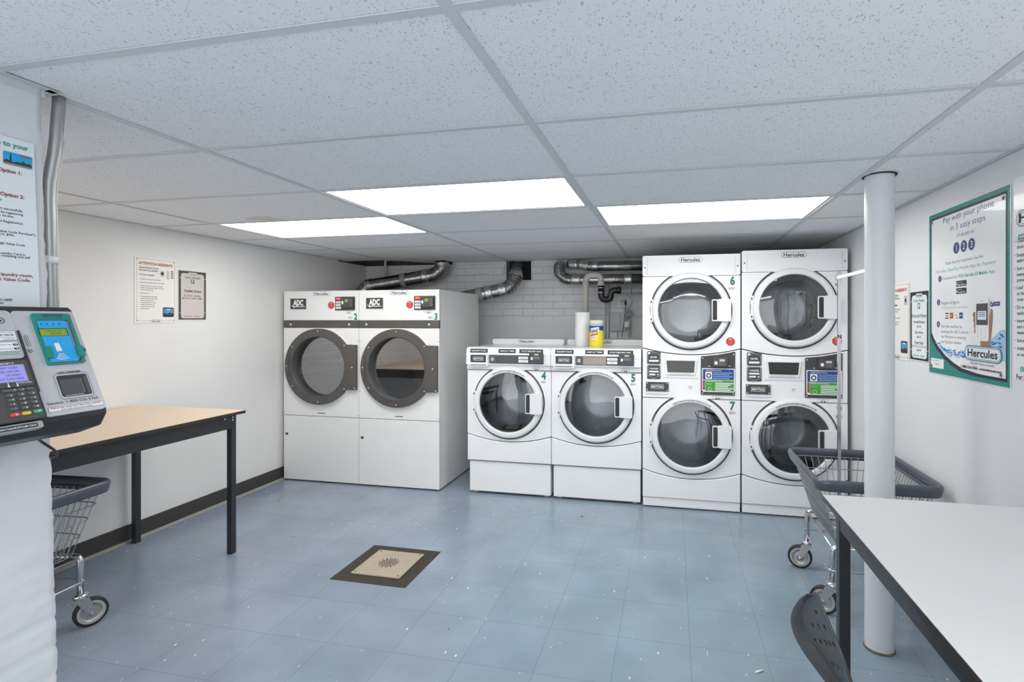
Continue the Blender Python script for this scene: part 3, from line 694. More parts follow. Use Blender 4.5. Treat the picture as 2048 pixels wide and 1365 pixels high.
    s = MB().prism(rrect(.152, .256, 1.052, 1.116, .004), -.034, -.010, 'kiosk_grey').flat(rrect(.166, .186, 1.068, 1.090, .002), -.0345, 'paper_white').flat(rrect(.200, .236, 1.090, 1.106, .002), -.0345, 'paper_pink').flat(rrect(.196, .240, 1.060, 1.084, .002), -.0345, 'key_grey')
    s.build('card_reader', t, bevel=.003)
    s = MB(); y = -.0105
    s.flat([(.080, .878), (.088, .868), (.298, .868), (.306, .878), (.306, 1.038), (.080, 1.038)], y, 'paper_white').flat(rrect(.086, .300, .956, 1.032, 0), y-.0003, 'blue').flat(rrect(.102, .300, .874, .953, 0), y-.0003, 'green')
    s.flat(rrect(.086, .100, .880, .953, 0), y-.0003, 'darkred').text('DRYER INSTRUCTIONS', .108, 1.018, .007, y-.0006, 'L', 'paper_white', .02).text('WASHER INSTRUCTIONS', .106, .942, .007, y-.0006, 'L', 'paper_white', .02)
    s.flat(rrect(.104, .150, .962, 1.012, 0), y-.0006, 'paper_white').lathe([(.018, y-.0009), (.010, y-.0009)], .127, .986, 14, 'ink')
    for i in range(4): s.flat(rrect(.158, .290-.02*(i % 2), 1.004-.013*i, 1.008-.013*i, 0), y-.0006, 'water_light')
    for i in range(5): s.flat(rrect(.172, .296-.018*(i % 3), .928-.012*i, .934-.012*i, 0), y-.0006, 'paper_white')
    s.ring(octagon(.135, .888, .014), octagon(.135, .888, .012), y-.0006, 'paper_white')
    s.tube([(.112, y-.0006, .930), (.120, y-.0006, .922), (.128, y-.0006, .930), (.138, y-.0006, .922), (.148, y-.0006, .930)], .0012, 'paper_white', 4); s.build('instruction_sheet', t)
    s = MB(); small_decal(s, .190, .828, -.0046, .066); s.build('instruction_decal', t)
    number_label(t, nu, .292, 1.640+zoff*1.0, .056, 0, .266, 1.600+zoff, .044, .024)
    number_label(t, nl, .292, .742, .056, 0, .270, .704, .044, .028)
    stop_sticker(t, .278, 1.232+zoff*.5, .034, -.0008)
    ob = front_door(t, 0, uz, .281, arc=False, inner_ring=True, seed=int(nu)); ob['label'] = 'upper round dryer door'
    ob = front_door(t, 0, .552, .285, seed=int(nl)); ob['label'] = 'lower round washer door'
    return t
make_stack('6', '7', .131, 'white stacked washer dryer numbered 6 and 7, next to the low washers', False, 0)
make_stack('8', '9', .832, 'white stacked washer dryer numbered 8 and 9, by the right wall behind the cart', True, .018)

# ------------------------------------------------------------------ things on washer 5
TOPZ = 1.168
t = thing('paper_towel_roll', 'white paper towel roll standing upright on the washer numbered 5', 'paper towels', (-.742, 4.36, TOPZ))
MB().zlathe([(.020, .002), (.063, 0), (.0645, .004), (.0645, .281), (.062, .284), (.021, .284), (.020, .28), (.020, .002)], seg=48, m='white_plastic').build('roll', t)
MB().zlathe([(.019, .001), (.0202, .001), (.0202, .2835), (.019, .2835), (.019, .001)], seg=24, m='peach').build('core', t)
t = thing('wipes_canister', 'yellow and blue canister of cleaning wipes on the washer numbered 5', 'wipes', (-.604, 4.22, TOPZ))
MB().zlathe([(0, 0), (.054, 0), (.056, .004), (.056, .185), (.052, .188), (0, .188)], seg=40, m='yellow').build('tub', t)
MB().zlathe([(0, .188), (.055, .188), (.0565, .190), (.0555, .212), (.051, .217), (0, .217)], seg=40, m='cream').build('lid', t)
s = MB(); Rr = .0564
def wrap(b, m0): 
    for i in range(m0, len(b.v)):
        x, y, z = b.v[i]; a = x/Rr; rr = Rr-y; b.v[i] = (rr*sin(a), -rr*cos(a), z)
def wrapband(b, x0, x1, z0f, z1f, y, m, n=24):
    k0 = len(b.v); vs = []
    for i in range(n+1):
        x = x0+(x1-x0)*i/n; vs += [(x, y, z0f(x)), (x, y, z1f(x))]
    b.add(vs, [(2*i, 2*i+2, 2*i+3, 2*i+1) for i in range(n)], m); wrap(b, k0)
wrapband(s, -.16, .16, lambda x: .168, lambda x: .184, -.0002, 'water_light')
wrapband(s, -.16, .16, lambda x: .128+.012*sin(x*40), lambda x: .170, -.0003, 'blue')
wrapband(s, -.050, .030, lambda x: .112+.3*(x+.01), lambda x: .158+.15*x, -.0006, 'paper_white')
wrapband(s, -.044, .018, lambda x: .098+.25*x, lambda x: .108+.25*x, -.0007, 'red')
k0 = len(s.v); s.text('Lysol', -.012, .118, .030, -.0010, 'C', 'blue', .05, w=.062, rot=.12); wrap(s, k0)
wrapband(s, -.036, .012, lambda x: .058, lambda x: .090, -.0006, 'cream')
wrapband(s, .034, .048, lambda x: .132, lambda x: .150, -.0006, 'navy')
k0 = len(s.v); s.text('Disinfecting', -.012, .078, .007, -.0010, 'C', 'redink', w=.042).text('Wipes', -.012, .066, .008, -.0010, 'C', 'redink').text('Lemon', -.012, .046, .006, -.0010, 'C', 'ink'); wrap(s, k0)
s.build('label_print', t)

# ------------------------------------------------------------------ pipes, ducts and boxes on the back wall
def duct(name, label, pts, r, rr=.10, seams=(), cat='duct'):
    t = thing(name, label, cat, pts[0]); o = Vector(pts[0]); P = fillet(pts, rr, 5)
    MB().tube([p-o for p in P], r, 'duct', 24).build('pipe', t)
    for i in range(1, len(P)-1):
        if (P[i+1]-P[i]).angle(P[i]-P[i-1]) > .08:
            q = MB(); d = (P[i+1]-P[i-1]).normalized(); q.tube([P[i]-o-d*.004, P[i]-o+d*.004], r+.004, 'duct', 24); q.build('elbow_seam', t)
    for a, w, m in seams:
        i = int(a); f = a-i; A, B = Vector(pts[i]), Vector(pts[i+1]); c = A.lerp(B, f)-o; d = (B-A).normalized(); q = MB()
        n = 5; q.tube([c+d*w*(k/n-.5) for k in range(n+1)], r+.004, m, 20, wobble=.012); q.build('foil_wrap', t)
    return t
YD = 5.06
duct('exhaust_duct', 'metal exhaust duct rising from behind dryer 3 to the ceiling, left one', [(-3.22, 4.88, 1.58), (-3.15, 4.93, 1.735), (-2.43, 5.07, 1.856), (-2.355, 5.08, 1.925), (-2.36, 5.08, 1.994)], .071, .06, ((1.05, .07, 'foil'), (1.55, .05, 'tape'), (1.86, .07, 'foil'), (3.6, .04, 'foil')))
duct('exhaust_duct', 'metal exhaust duct bending up into the hole in the brick wall', [(-2.05, 4.875, 1.60), (-1.86, 4.92, 1.64), (-1.60, 5.00, 1.70), (-1.555, 5.06, 1.80), (-1.56, 5.20, 1.93)], .070, .10, ((.9, .06, 'tape'), (1.25, .07, 'foil'), (1.75, .08, 'foil'), (3.2, .05, 'foil')))
duct('exhaust_duct', 'lower of two horizontal metal ducts running behind the stacked machines', [(-1.11, 5.21, 1.93), (-1.11, 5.12, 1.925), (-1.11, 5.10, 1.86), (-1.04, 5.09, 1.785), (.35, 5.08, 1.775)], .052, .07, ((3.08, .10, 'foil'), (3.45, .08, 'foil')))
duct('exhaust_duct', 'upper of two horizontal metal ducts just below the ceiling tiles', [(-1.02, 5.16, 1.943), (-.90, 5.12, 1.940), (-.80, 5.10, 1.917), (.35, 5.09, 1.905)], .048, .06, ((.5, .10, 'foil'), (1.5, .10, 'foil'), (2.05, .07, 'foil')))
# PVC standpipe and black trap
YP = 5.00
def xz(x, z, k=.985): return (x*k, YP, 1.39+(z-1.39)*k)
t = thing('drain_pipe', 'cream plastic drain pipe looping over behind the wipes canister', 'pipe', (xz(-.834, 1.2)[0], YP, 1.2)); o = Vector(t.location)
P = fillet([xz(-.834, 1.10), xz(-.834, 1.825), xz(-.682, 1.825), xz(-.682, 1.72)], .072, 8)
MB().tube([Vector(p)-o for p in P], .029, 'pvc', 16).build('pipe', t)
for x, z in ((-.834, 1.745), (-.682, 1.745)):
    a = Vector(xz(x, z))-o; MB().tube([a-Vector((0, 0, .022)), a+Vector((0, 0, .022))], .033, 'pvc', 16).build('coupling', t)
t = thing('drain_trap', 'black rubber U-shaped drain trap joined to the cream pipe', 'pipe', xz(-.676, 1.7)); o = Vector(t.location)
P = fillet([xz(-.680, 1.719), xz(-.676, 1.585), xz(-.585, 1.585), xz(-.585, 1.675), xz(-.49, 1.676)], .05, 8)
MB().tube([Vector(p)-o for p in P], .031, 'rubber_black', 16).build('trap', t)
for z, m in ((1.70, 'chrome'), (1.655, 'chrome')):
    a = Vector(xz(-.680, z))-o; MB().tube([a-Vector((0, 0, .006)), a+Vector((0, 0, .006))], .0345, m, 16).build('hose_clamp', t)
a = Vector(xz(-.520, 1.676))-o; MB().tube([a, a+Vector((.035, 0, 0))], .037, 'rubber_black', 16).build('hose_clamp', t)
t = thing('waste_pipe', 'grey horizontal waste pipe between the black trap and the stacked machines', 'pipe', xz(-.49, 1.668)); o = Vector(t.location)
MB().tube([(0, 0, 0), (.85, 0, -.012)], .028, 'pvc_grey', 16).build('pipe', t)
MB().tube([(.085, 0, -.001), (.105, 0, -.001)], .033, 'pvc_grey', 16).build('coupling', t)
tag(MB().tube([(-3.06, 5.16, 1.80), (-3.06, 5.16, 2.15)], .014, 'pvc', 12).build('riser_pipe'), 'thin white vertical pipe in the back left corner above the dryers', 'pipe')
for i, (x, lb) in enumerate(((-.652, 'grey conduit running down the brick wall, left one of the pair'), (-.618, 'grey conduit running down the brick wall, right one of the pair'))):
    tag(MB().tube([(x, YB-.014, 1.15), (x, YB-.014, 1.78)], .009, 'box_grey', 10).build('conduit'), lb, 'conduit')
t = thing('junction_box', 'octagonal metal junction box below the grey waste pipe', 'electrical box', (-.452, YB, 1.562))
MB().prism(octagon(0, 0, .060), -.045, 0, 'zinc').build('housing', t)
s = MB().prism(octagon(0, 0, .057), -.048, -.045, 'box_grey'); s.flat([(-.012, -.02), (.014, -.03), (.010, .02), (-.004, .028)], -.0485, 'black').lathe([(.007, -.049), (0, -.049)], -.03, .012, 8, 'ink'); s.build('cover', t)
t = thing('outlet_box', 'grey outlet box with a flat cover on the brick wall', 'electrical box', (-.532, YB, 1.375))
MB().box(-.072, .085, -.05, 0, -.10, .085, 'box_grey').build('housing', t, bevel=.004)
MB().box(-.050, .028, -.058, -.05, -.055, .072, 'box_grey').build('cover', t, bevel=.003)
MB().tube([(0, -.015, -.10), (0, -.015, -.22)], .009, 'box_grey', 10).build('conduit_stub', t)
t = thing('power_adapter', 'small grey power adapter hanging on cables beside the outlet box', 'adapter', (-.425, YB-.07, 1.455))
m_ = Matrix.Rotation(radians(-18), 4, 'Y')
MB().box(-.032, .032, -.03, .02, -.035, .035, 'tape').build('body', t, mtx=m_, bevel=.003)
s = MB()
for i in range(4): s.box(-.024, .024, -.031, -.030, -.018+.011*i, -.012+.011*i, 'ink_grey')
s.build('label_print', t, mtx=m_)
MB().tube(fillet([(-.020, -.01, .12), (-.028, -.02, .03), (-.035, -.02, -.10), (-.06, -.01, -.24)], .05), .0035, 'rubber_black', 6).build('cable', t)
MB().tube(fillet([(.0, -.01, -.03), (-.005, -.01, -.09), (.018, 0, -.14), (.005, 0, -.24)], .04), .004, 'pvc_grey', 6).build('cable', t)
MB().tube(fillet([(.02, 0, -.03), (.03, .01, -.10), (.025, .01, -.24)], .04), .004, 'pvc_grey', 6).build('cable', t)
MB().box(-.035, .01, -.02, .01, -.14, -.085, 'cream').build('plug', t, bevel=.003)

# ------------------------------------------------------------------ support column
t = thing('support_column', 'white painted round steel column in front of the laundry cart', 'column', (.857, 2.44, 0))
n = 90; seg = 40; vs = []
for i in range(n+1):
    z = CZ*i/n+(.012 if i == n else 0)
    for k in range(seg):
        a = 2*pi*k/seg; p = Vector((cos(a)*3, sin(a)*3, z*7)); r = .0555+.0012*noise.noise(p)+.0009*noise.noise(p*4)
        vs.append((r*cos(a), r*sin(a), z))
b = MB(); b.add(vs, [(i*seg+k, i*seg+(k+1) % seg, (i+1)*seg+(k+1) % seg, (i+1)*seg+k) for i in range(n) for k in range(seg)], 'column_paint', True); b.build('shaft', t)
MB().zlathe([(.0565, .001), (.0595, .001), (.0590, .003), (.0562, .009)], seg=40, m='caulk_rust').build('base_rust', t)
MB().zlathe([(.057, CZ-.001), (.066, CZ-.0005), (.066, CZ+.003)], seg=24, m='plenum').build('ceiling_gap', t)

# ------------------------------------------------------------------ tables
def make_table(name, label, x0, x1, y0, y1, H, topm, front_x, ap=.082):
    t = thing(name, label, 'table', ((x0+x1)/2, (y0+y1)/2, 0)); cx, cy = t.location.x, t.location.y
    MB().box(x0-cx, x1-cx, y0-cy, y1-cy, H-.018, H-.0012, 'table_edge').box(x0-cx+.001, x1-cx-.001, y0-cy+.001, y1-cy-.001, H-.0012, H, topm).build('tabletop', t)
    i = .036; q = .034
    a = MB()
    a.box(x0+i-cx, x1-i-cx, y1-i-.002-cy, y1-i+.0-cy, H-.018-ap, H-.018, 'table_black').box(x0+i-cx, x1-i-cx, y0+i-cy, y0+i+.002-cy, H-.018-ap, H-.018, 'table_black')
    a.box(x0+i-cx, x0+i+.002-cx, y0+i+.002-cy, y1-i-.002-cy, H-.018-ap, H-.018, 'table_black').box(x1-i-.002-cx, x1-i-cx, y0+i+.002-cy, y1-i-.002-cy, H-.018-ap, H-.018, 'table_black')
    a.build('apron', t)
    for lx, sx in ((x0+i-.002, 0), (x1-i-q+.002, 1)):
        for ly, sy in ((y0+i-.002, 0), (y1-i-q+.002, 1)):
            MB().box(lx-cx, lx+q-cx, ly-cy, ly+q-cy, 0, H-.0185, 'table_black').build('leg', t, bevel=.002)
    fx = (x1-i+.0) if front_x > 0 else (x0+i)
    for dy in (.075, .105):
        for dz in (.028, .036):
            pass
    for dy, dz in ((.060, .034), (.115, .036), (.060, .05)):
        b = MB(); sgn = 1 if front_x > 0 else -1; px = fx-cx
        b.tube([(px, y1-dy-cy, H-dz), (px+sgn*.004, y1-dy-cy, H-dz)], .005, 'bolt', 10); b.build('bolt', t)
    return t
make_table('folding_table', 'long black framed table with peach top along the left wall', -3.315, -2.51, .83, 2.667, .845, 'peach', 1)
make_table('folding_table', 'black framed table with white top in the right foreground', .494, 1.195, .15, 1.905, .80, 'table_white', -1, .074)

# ------------------------------------------------------------------ laundry carts
def make_cart(label, loc, rz, rack, yaws):
    t = thing('laundry_cart', label, 'cart', loc, rz, 'wire laundry carts')
    HW, HL, RZ = .255, .31, .645; BW, BL, BZ = .15, .235, .33
    def rim(w, l, z, r, n=6): return fillet([(-w, -l, z), (w, -l, z), (w, l, z), (-w, l, z)], r, n, closed=True)
    k = MB(); wr = .0021
    for f in (0, .22, .45, .70, 1.0):
        z = RZ-.03+(BZ-RZ+.03)*f; w = HW-.012+(BW-HW+.012)*f; l = HL-.012+(BL-HL+.012)*f
        k.tube(rim(w, l, z, .05, 4), wr*1.25, 'wire', 6, closed=True)
    def side(a0, a1, b0, b1, n):
        A0, A1, B0, B1 = map(Vector, (a0, a1, b0, b1))
        for i in range(n+1):
            f = i/n; k.tube([A0.lerp(A1, f), B0.lerp(B1, f)], wr, 'wire', 5, caps=False)
    zt = RZ-.028; W_, L_ = HW-.016, HL-.016
    side((-W_, -L_+.03, zt), (-W_, L_-.03, zt), (-BW, -BL+.02, BZ), (-BW, BL-.02, BZ), 17)
    side((W_, -L_+.03, zt), (W_, L_-.03, zt), (BW, -BL+.02, BZ), (BW, BL-.02, BZ), 17)
    side((-W_+.03, -L_, zt), (W_-.03, -L_, zt), (-BW+.02, -BL, BZ), (BW-.02, -BL, BZ), 12)
    side((-W_+.03, L_, zt), (W_-.03, L_, zt), (-BW+.02, BL, BZ), (BW-.02, BL, BZ), 12)
    for i in range(1, 12): x = -BW+2*BW*i/12; k.tube([(x, -BL, BZ), (x, BL, BZ)], wr, 'wire', 5, caps=False)
    for i in range(1, 7): y = -BL+2*BL*i/7; k.tube([(-BW, y, BZ-.003), (BW, y, BZ-.003)], wr*1.3, 'wire', 5, caps=False)
    k.build('basket', t)
    # vinyl bumper: outer half round with a skirt inside
    P = rim(HW, HL, RZ, .055, 6); n = len(P); prof = [(-.009, -.044), (.004, -.042), (.009, -.030), (.010, -.022), (.015, -.010), (.014, .004), (.005, .013), (-.005, .010), (-.009, -.002)]
    vs = []
    for i in range(n):
        d = (P[(i+1) % n]-P[i-1]).normalized(); out = Vector((d.y, -d.x, 0))
        for a, c in prof: vs.append(P[i]+out*a+Vector((0, 0, c)))
    m = len(prof); b = MB(); b.add(vs, [(i*m+j, ((i+1) % n)*m+j, ((i+1) % n)*m+(j+1) % m, i*m+(j+1) % m) for i in range(n) for j in range(m)], 'vinyl', True); b.build('bumper_rim', t)
    # frame under the basket and lower stretchers
    LX, LY = .175, .235
    f = MB(); f.tube([(-LX, -LY, .318), (-LX, LY, .318)], .006, 'chrome', 8).tube([(LX, -LY, .318), (LX, LY, .318)], .006, 'chrome', 8)
    f.tube([(-LX, -LY, .318), (LX, -LY, .318)], .006, 'chrome', 8).tube([(-LX, LY, .318), (LX, LY, .318)], .006, 'chrome', 8)
    f.tube(fillet([(-LX-.018, -LY-.012, .215), (LX+.018, -LY-.012, .215), (LX+.018, LY+.012, .215), (-LX-.018, LY+.012, .215)], .03, 4, closed=True), .0045, 'chrome', 8, closed=True)
    f.build('frame', t)
    for i, (sx, sy) in enumerate(((-1, -1), (1, -1), (1, 1), (-1, 1))):
        lg = MB().tube(fillet([(sx*(LX-.05), sy*LY, .325), (sx*LX, sy*LY, .322), (sx*LX, sy*LY, .150)], .03, 5), .0125, 'chrome', 12)
        lg.build('leg', t)
        c = bpy.data.objects.new('caster', None); COL.objects.link(c); c.parent = t; c.location = (sx*LX, sy*LY, 0); c.rotation_euler = (0, 0, yaws[i]); c.empty_display_size = .03
        h_ = MB().zlathe([(.0, .158), (.024, .158), (.028, .150), (.028, .140), (.02, .136), (0, .136)], seg=20, m='chrome')
        for s_ in (-1, 1):
            y = s_*.019; pts = [(-.026, .138), (.026, .138), (.048, .078), (.040, .056), (.026, .060)]
            h_.prism([(a, z) for a, z in pts][::-1], y-.0012, y+.0012, 'zinc')
        h_.build('fork', c)
        w = MB(); wx, wz = .036, .063
        w.lathe([(.050, -.012), (.058, -.014), (.063, -.008), (.063, .008), (.058, .014), (.050, .012)], wx, wz, 36, 'rubber').lathe([(.051, -.0125), (.040, -.0125)], wx, wz, 36, 'tyre_grey').lathe([(.051, .0125), (.040, .0125)], wx, wz, 36, 'tyre_grey')
        w.lathe([(.040, -.0125), (.036, -.008), (.016, -.010), (.012, -.014), (0, -.014)], wx, wz, 30, 'zinc').lathe([(.040, .0125), (.036, .008), (.016, .010), (.012, .014), (0, .014)], wx, wz, 30, 'zinc')
        w.tube([(wx, -.026, wz), (wx, .026, wz)], .005, 'chrome', 10)
        w.build('wheel', c)
    if rack:
        r = MB(); PX = .0; TZ = 1.645
        for y, d in ((HL-.035, 1), (-HL+.035, -1)): r.box(PX-.008, PX+.008, y-.008, y+.008, BZ-.02, TZ, 'chrome')
        r.box(PX-.006, PX+.006, -HL+.03, HL-.03, TZ-.028, TZ-.012, 'ring_white')
        r.box(PX-.016, PX+.012, HL-.052, HL-.02, TZ-.035, TZ-.004, 'chrome').box(PX-.013, PX+.013, HL-.048, HL-.022, TZ, TZ+.006, 'chrome')
        r.text('N', PX, 1.285, .020, HL-.0437, 'C', 'ink', .05)
        r.build('garment_rack', t)
    return t
make_cart('wire laundry cart with a tall garment rack, behind the white column', (.91, 2.895, 0), 0, True, [2.6, .4, 1.0, 2.9])
make_cart('wire laundry cart under the peach topped table, behind the brick partition', (-2.755, 1.585, 0), radians(4), False, [2.0, .9, 1.10, 2.4])

# ------------------------------------------------------------------ black chair tucked under the white table
ch = thing('chair', 'black perforated plastic chair pushed in at the white topped table', 'chair', (.50, 1.20, 0))
TOP = [(0.345, 1.41, 0.708), (0.342, 1.353, 0.727), (0.34, 1.302, 0.724), (0.34, 1.248, 0.717), (0.34, 1.195, 0.709), (0.34, 1.146, 0.7), (0.342, 1.117, 0.683), (0.345, 1.087, 0.668), (0.35, 1.053, 0.647), (0.36, 1.022, 0.619)]
MID = [(0.352, 1.458, 0.676), (0.356, 1.527, 0.623), (0.36, 1.572, 0.565), (0.364, 1.567, 0.531), (0.368, 1.514, 0.524), (0.374, 1.433, 0.535), (0.38, 1.362, 0.543), (0.388, 1.294, 0.545), (0.395, 1.217, 0.556), (0.4, 1.162, 0.532)]
BOT = [(0.345, 1.464, 0.672), (0.345, 1.546, 0.616), (0.345, 1.631, 0.539), (0.345, 1.651, 0.495), (0.346, 1.61, 0.479), (0.35, 1.534, 0.484), (0.358, 1.454, 0.495), (0.368, 1.371, 0.507), (0.38, 1.281, 0.521), (0.39, 1.173, 0.542)]
def cr(P, n):                                                     # Catmull-Rom resample
    out = []; N = len(P)-1
    for i in range(n+1):
        u = min(i/n*N, N-1e-6); k = int(u); f = u-k
        p = [Vector(P[max(0, min(N, k+d))]) for d in (-1, 0, 1, 2)]
        out.append(.5*((2*p[1])+(p[2]-p[0])*f+(2*p[0]-5*p[1]+4*p[2]-p[3])*f*f+(3*p[1]-p[0]-3*p[2]+p[3])*f**3))
    return out
NT, NS = 110, 44; o = Vector(ch.location)
A, B_, C_ = cr(TOP, NT), cr(MID, NT), cr(BOT, NT); vs = []
for i in range(NT+1):
    for j in range(NS+1):
        s_ = j/NS
        if s_ < .72: f = s_/.72; p = A[i].lerp(B_[i], f)+Vector((.006*sin(pi*f), 0, 0))
        else: f = (s_-.72)/.28; p = B_[i].lerp(C_[i], f)+Vector((-.004*sin(pi*f), 0, 0))
        vs.append(p-o)
slots = []
for (t0, s0) in ((.235, .28), (.33, .50), (.34, .34), (.345, .16), (.44, .58), (.445, .46), (.45, .34), (.455, .22), (.46, .10), (.60, .52), (.61, .38), (.62, .24), (.74, .5), (.75, .36), (.76, .22)): slots.append((t0, s0))
fs = []
for i in range(NT):
    for j in range(NS):
        t_, s_ = (i+.5)/NT, (j+.5)/NS
        if any(((t_-a)/.020)**2+((s_-c)/.034)**2 < 1 for a, c in slots): continue
        fs.append((i*(NS+1)+j, i*(NS+1)+j+1, (i+1)*(NS+1)+j+1, (i+1)*(NS+1)+j))
b = MB(); b.add(vs, fs, 'chair_black', True); bo = b.build('backrest', ch, solid=.005)
# seat shell and tubular frame under the table
b = MB(); vs = []
for i in range(15):
    for j in range(15):
        u, v = i/14, j/14; x = .40+.40*u; y = 1.40-.44*v
        vs.append(Vector((x, y, .455-.018*sin(pi*u)*sin(pi*v)-.03*max(0, u-.8)))-o)
b.add(vs, [(i*15+j, (i+1)*15+j, (i+1)*15+j+1, i*15+j+1) for i in range(14) for j in range(14)], 'chair_black', True); b.build('seat', ch, solid=.006)
for y in (1.36, 1.00):
    MB().tube([Vector(p)-o for p in fillet([(.385, y, .58), (.395, y, .40), (.36, y+.01, .0)], .06)], .011, 'table_black', 10).build('leg', ch)
    MB().tube([Vector(p)-o for p in fillet([(.395, y, .435), (.74, y, .435), (.78, y, .0)], .06)], .011, 'table_black', 10).build('leg', ch)

# ------------------------------------------------------------------ metal conduit at the partition end
t = thing('metal_conduit', 'silver metal conduit bending down from the ceiling at the end of the brick partition', 'conduit', (-1.66, 1.10, 1.5)); o = Vector(t.location)
P = [(-1.64, 1.1042, 2.0009), (-1.64, 1.103, 1.9704), (-1.64, 1.1, 1.9283), (-1.64, 1.0971, 1.8795), (-1.644, 1.095, 1.8383), (-1.648, 1.0907, 1.7965), (-1.652, 1.0881, 1.7621), (-1.656, 1.089, 1.7151), (-1.656, 1.0901, 1.6746), (-1.656, 1.0913, 1.6204), (-1.656, 1.0925, 1.5526), (-1.656, 1.0942, 1.4847), (-1.656, 1.096, 1.4234), (-1.656, 1.0971, 1.3893)]
P = [Vector(p) for p in P]
MB().tube([p-o for p in P], .0145, 'zinc', 16).build('tube', t)
b = MB(); a = Vector(P[-4])-o
MB().tube([a-Vector((0, 0, .010)), a+Vector((0, 0, .010))], .0185, 'white_plastic', 12).build('strap', t)
MB().tube([Vector(p)+Vector((.0, .0175, 0))-o for p in P[3:]], .004, 'cream', 6).build('cable', t)

# ------------------------------------------------------------------ notices
def wall_loc(side, y, z): return ((XL+.0015, y, z), pi/2) if side == 'L' else ((XR-.0015, y, z), -pi/2)
def sign(name, label, cat, side, y, z, mb, group=None):
    loc, rz = wall_loc(side, y, z); o = mb.build(name, None, loc=loc, rot=(0, 0, rz)); return tag(o, label, cat, group)
def att_sign(w, h, washers):
    b = MB(); b.prism(rrect(0, w, 0, h, .002), -.0015, 0, 'paper'); y = -.0017
    b.ring(rrect(.013, w-.010, .014, h-.012, .010), rrect(.0145, w-.0115, .0155, h-.0135, .009), y, 'redink')
    for a, c in ((.013, .014), (w-.022, .014), (.013, h-.024), (w-.022, h-.024)):
        sx = 1 if a > w/2 else 0; sz = 1 if c > h/2 else 0
        b.flat([(a, c), (a+.009, c), (a+.009, c+.010), (a, c+.010)] if 0 else [[(a, c), (a+.009, c), (a, c+.010)], [(a, c), (a+.009, c), (a+.009, c+.010)], [(a, c+.010), (a, c), (a+.009, c+.010)], [(a+.009, c), (a+.009, c+.010), (a, c+.010)]][sx+2*sz], y-.0001, 'darkred')
    b.text('ATTENTION RESIDENTS', w/2, h-.050, .0155, y-.0002, 'C', 'redink', .06, w=w*.82)
    k = .04
    if washers:
        L = [('USAGE INSTRUCTIONS', .028, -.075, .0085), ('FOR "TOP / FRONT LOAD', .028, -.090, .0085), ('WASHERS"', .028, -.105, .0085), ('TO START WASHERS:', .028, -.128, .0085)]
        T = ['1. Load your clothes into the washer', '    and load detergent into the', '    compartment.', '', '2. Place your Laundry Card in reader', '', '3. Select desired wash cycle, cold', '    hot and water temperature to', '    start.', '', '4. Remove card']
    else:
        L = [('USAGE INSTRUCTIONS', .028, -.075, .0085), ('FOR MAYTAG DRYERS', .028, -.092, .0085), ('TO START DRYERS:', .028, -.121, .0080)]
        T = ['1. Load your clothes into the dryer', '', '2. Place your Laundry Card in the reader', '', '3. Select desired dry cycle by pressing', '    button on the dryer (make sure dryer', '    door is fully closed).', '', '4. Remove card', '', '5. To add additional dry time', '    (before the initial dry cycle', '    has concluded), place', '    the Laundry Card in the', '    reader, then select the', '    desired dry cycle, and', '    remove card.']
    for s_, x, z, hh in L: b.text(s_, x, h+z, hh, y-.0002, 'L', 'ink', k)
    z = h-.148
    for s_ in T:
        if s_: b.text(s_.strip(), x=.030+(.010 if s_.startswith(' ') else 0), z=z, h=.0062, y=y-.0002, al='L', m='ink', sx=1.12, bold=.02)
        z -= .0130 if s_ else .0085
    b.flat(rrect(w*.60, w*.70, h-.120, h-.082, .002), y-.0002, 'box_grey') if not washers else b.flat(rrect(w*.80, w*.93, h-.125, h-.075, .002), y-.0002, 'box_grey')
    b.lathe([(.010, y-.0003), (0, y-.0003)], w*.65 if not washers else w*.865, h-.100, 20, 'ink')
    if not washers:
        b.flat(rrect(w*.75, w*.82, h-.135, h-.078, 0), y-.0002, 'paper_pink')
        for i in range(4): b.flat(rrect(w*.86, w*.93, h-.085-.014*i, h-.079-.014*i, .002), y-.0002, 'ink')
    cx0, cz0 = w*.66, .040 if not washers else .038
    b.flat(rrect(cx0, cx0+w*.28, cz0, cz0+.064, .008), y-.0002, 'ink').flat(rrect(cx0+.005, cx0+w*.28-.005, cz0+.012, cz0+.056, .003), y-.0004, 'sky_blue').flat([(cx0+.005, cz0+.012), (cx0+w*.28-.005, cz0+.012), (cx0+w*.28-.005, cz0+.022), (cx0+.05, cz0+.030), (cx0+.035, cz0+.022), (cx0+.018, cz0+.024), (cx0+.017, cz0+.046), (cx0+.014, cz0+.046), (cx0+.012, cz0+.024), (cx0+.005, cz0+.024)], y-.0006, 'city').flat(rrect(cx0+.028, cx0+.052, cz0+.048, cz0+.054, .003), y-.0006, 'paper_white')
    b.logo(w*.50, .014, .068, .018, y-.0003, rim='ink'); return b
sign('notice_sign', 'cream notice with red border and heading, on the left wall above the table', 'sign', 'L', 2.655, 1.367, att_sign(.284, .429, False), 'notices with red headings')
sign('notice_sign', 'red headed notice half hidden behind the column, on the right wall', 'sign', 'R', 3.330, 1.173, att_sign(.290, .418, True), 'notices with red headings')
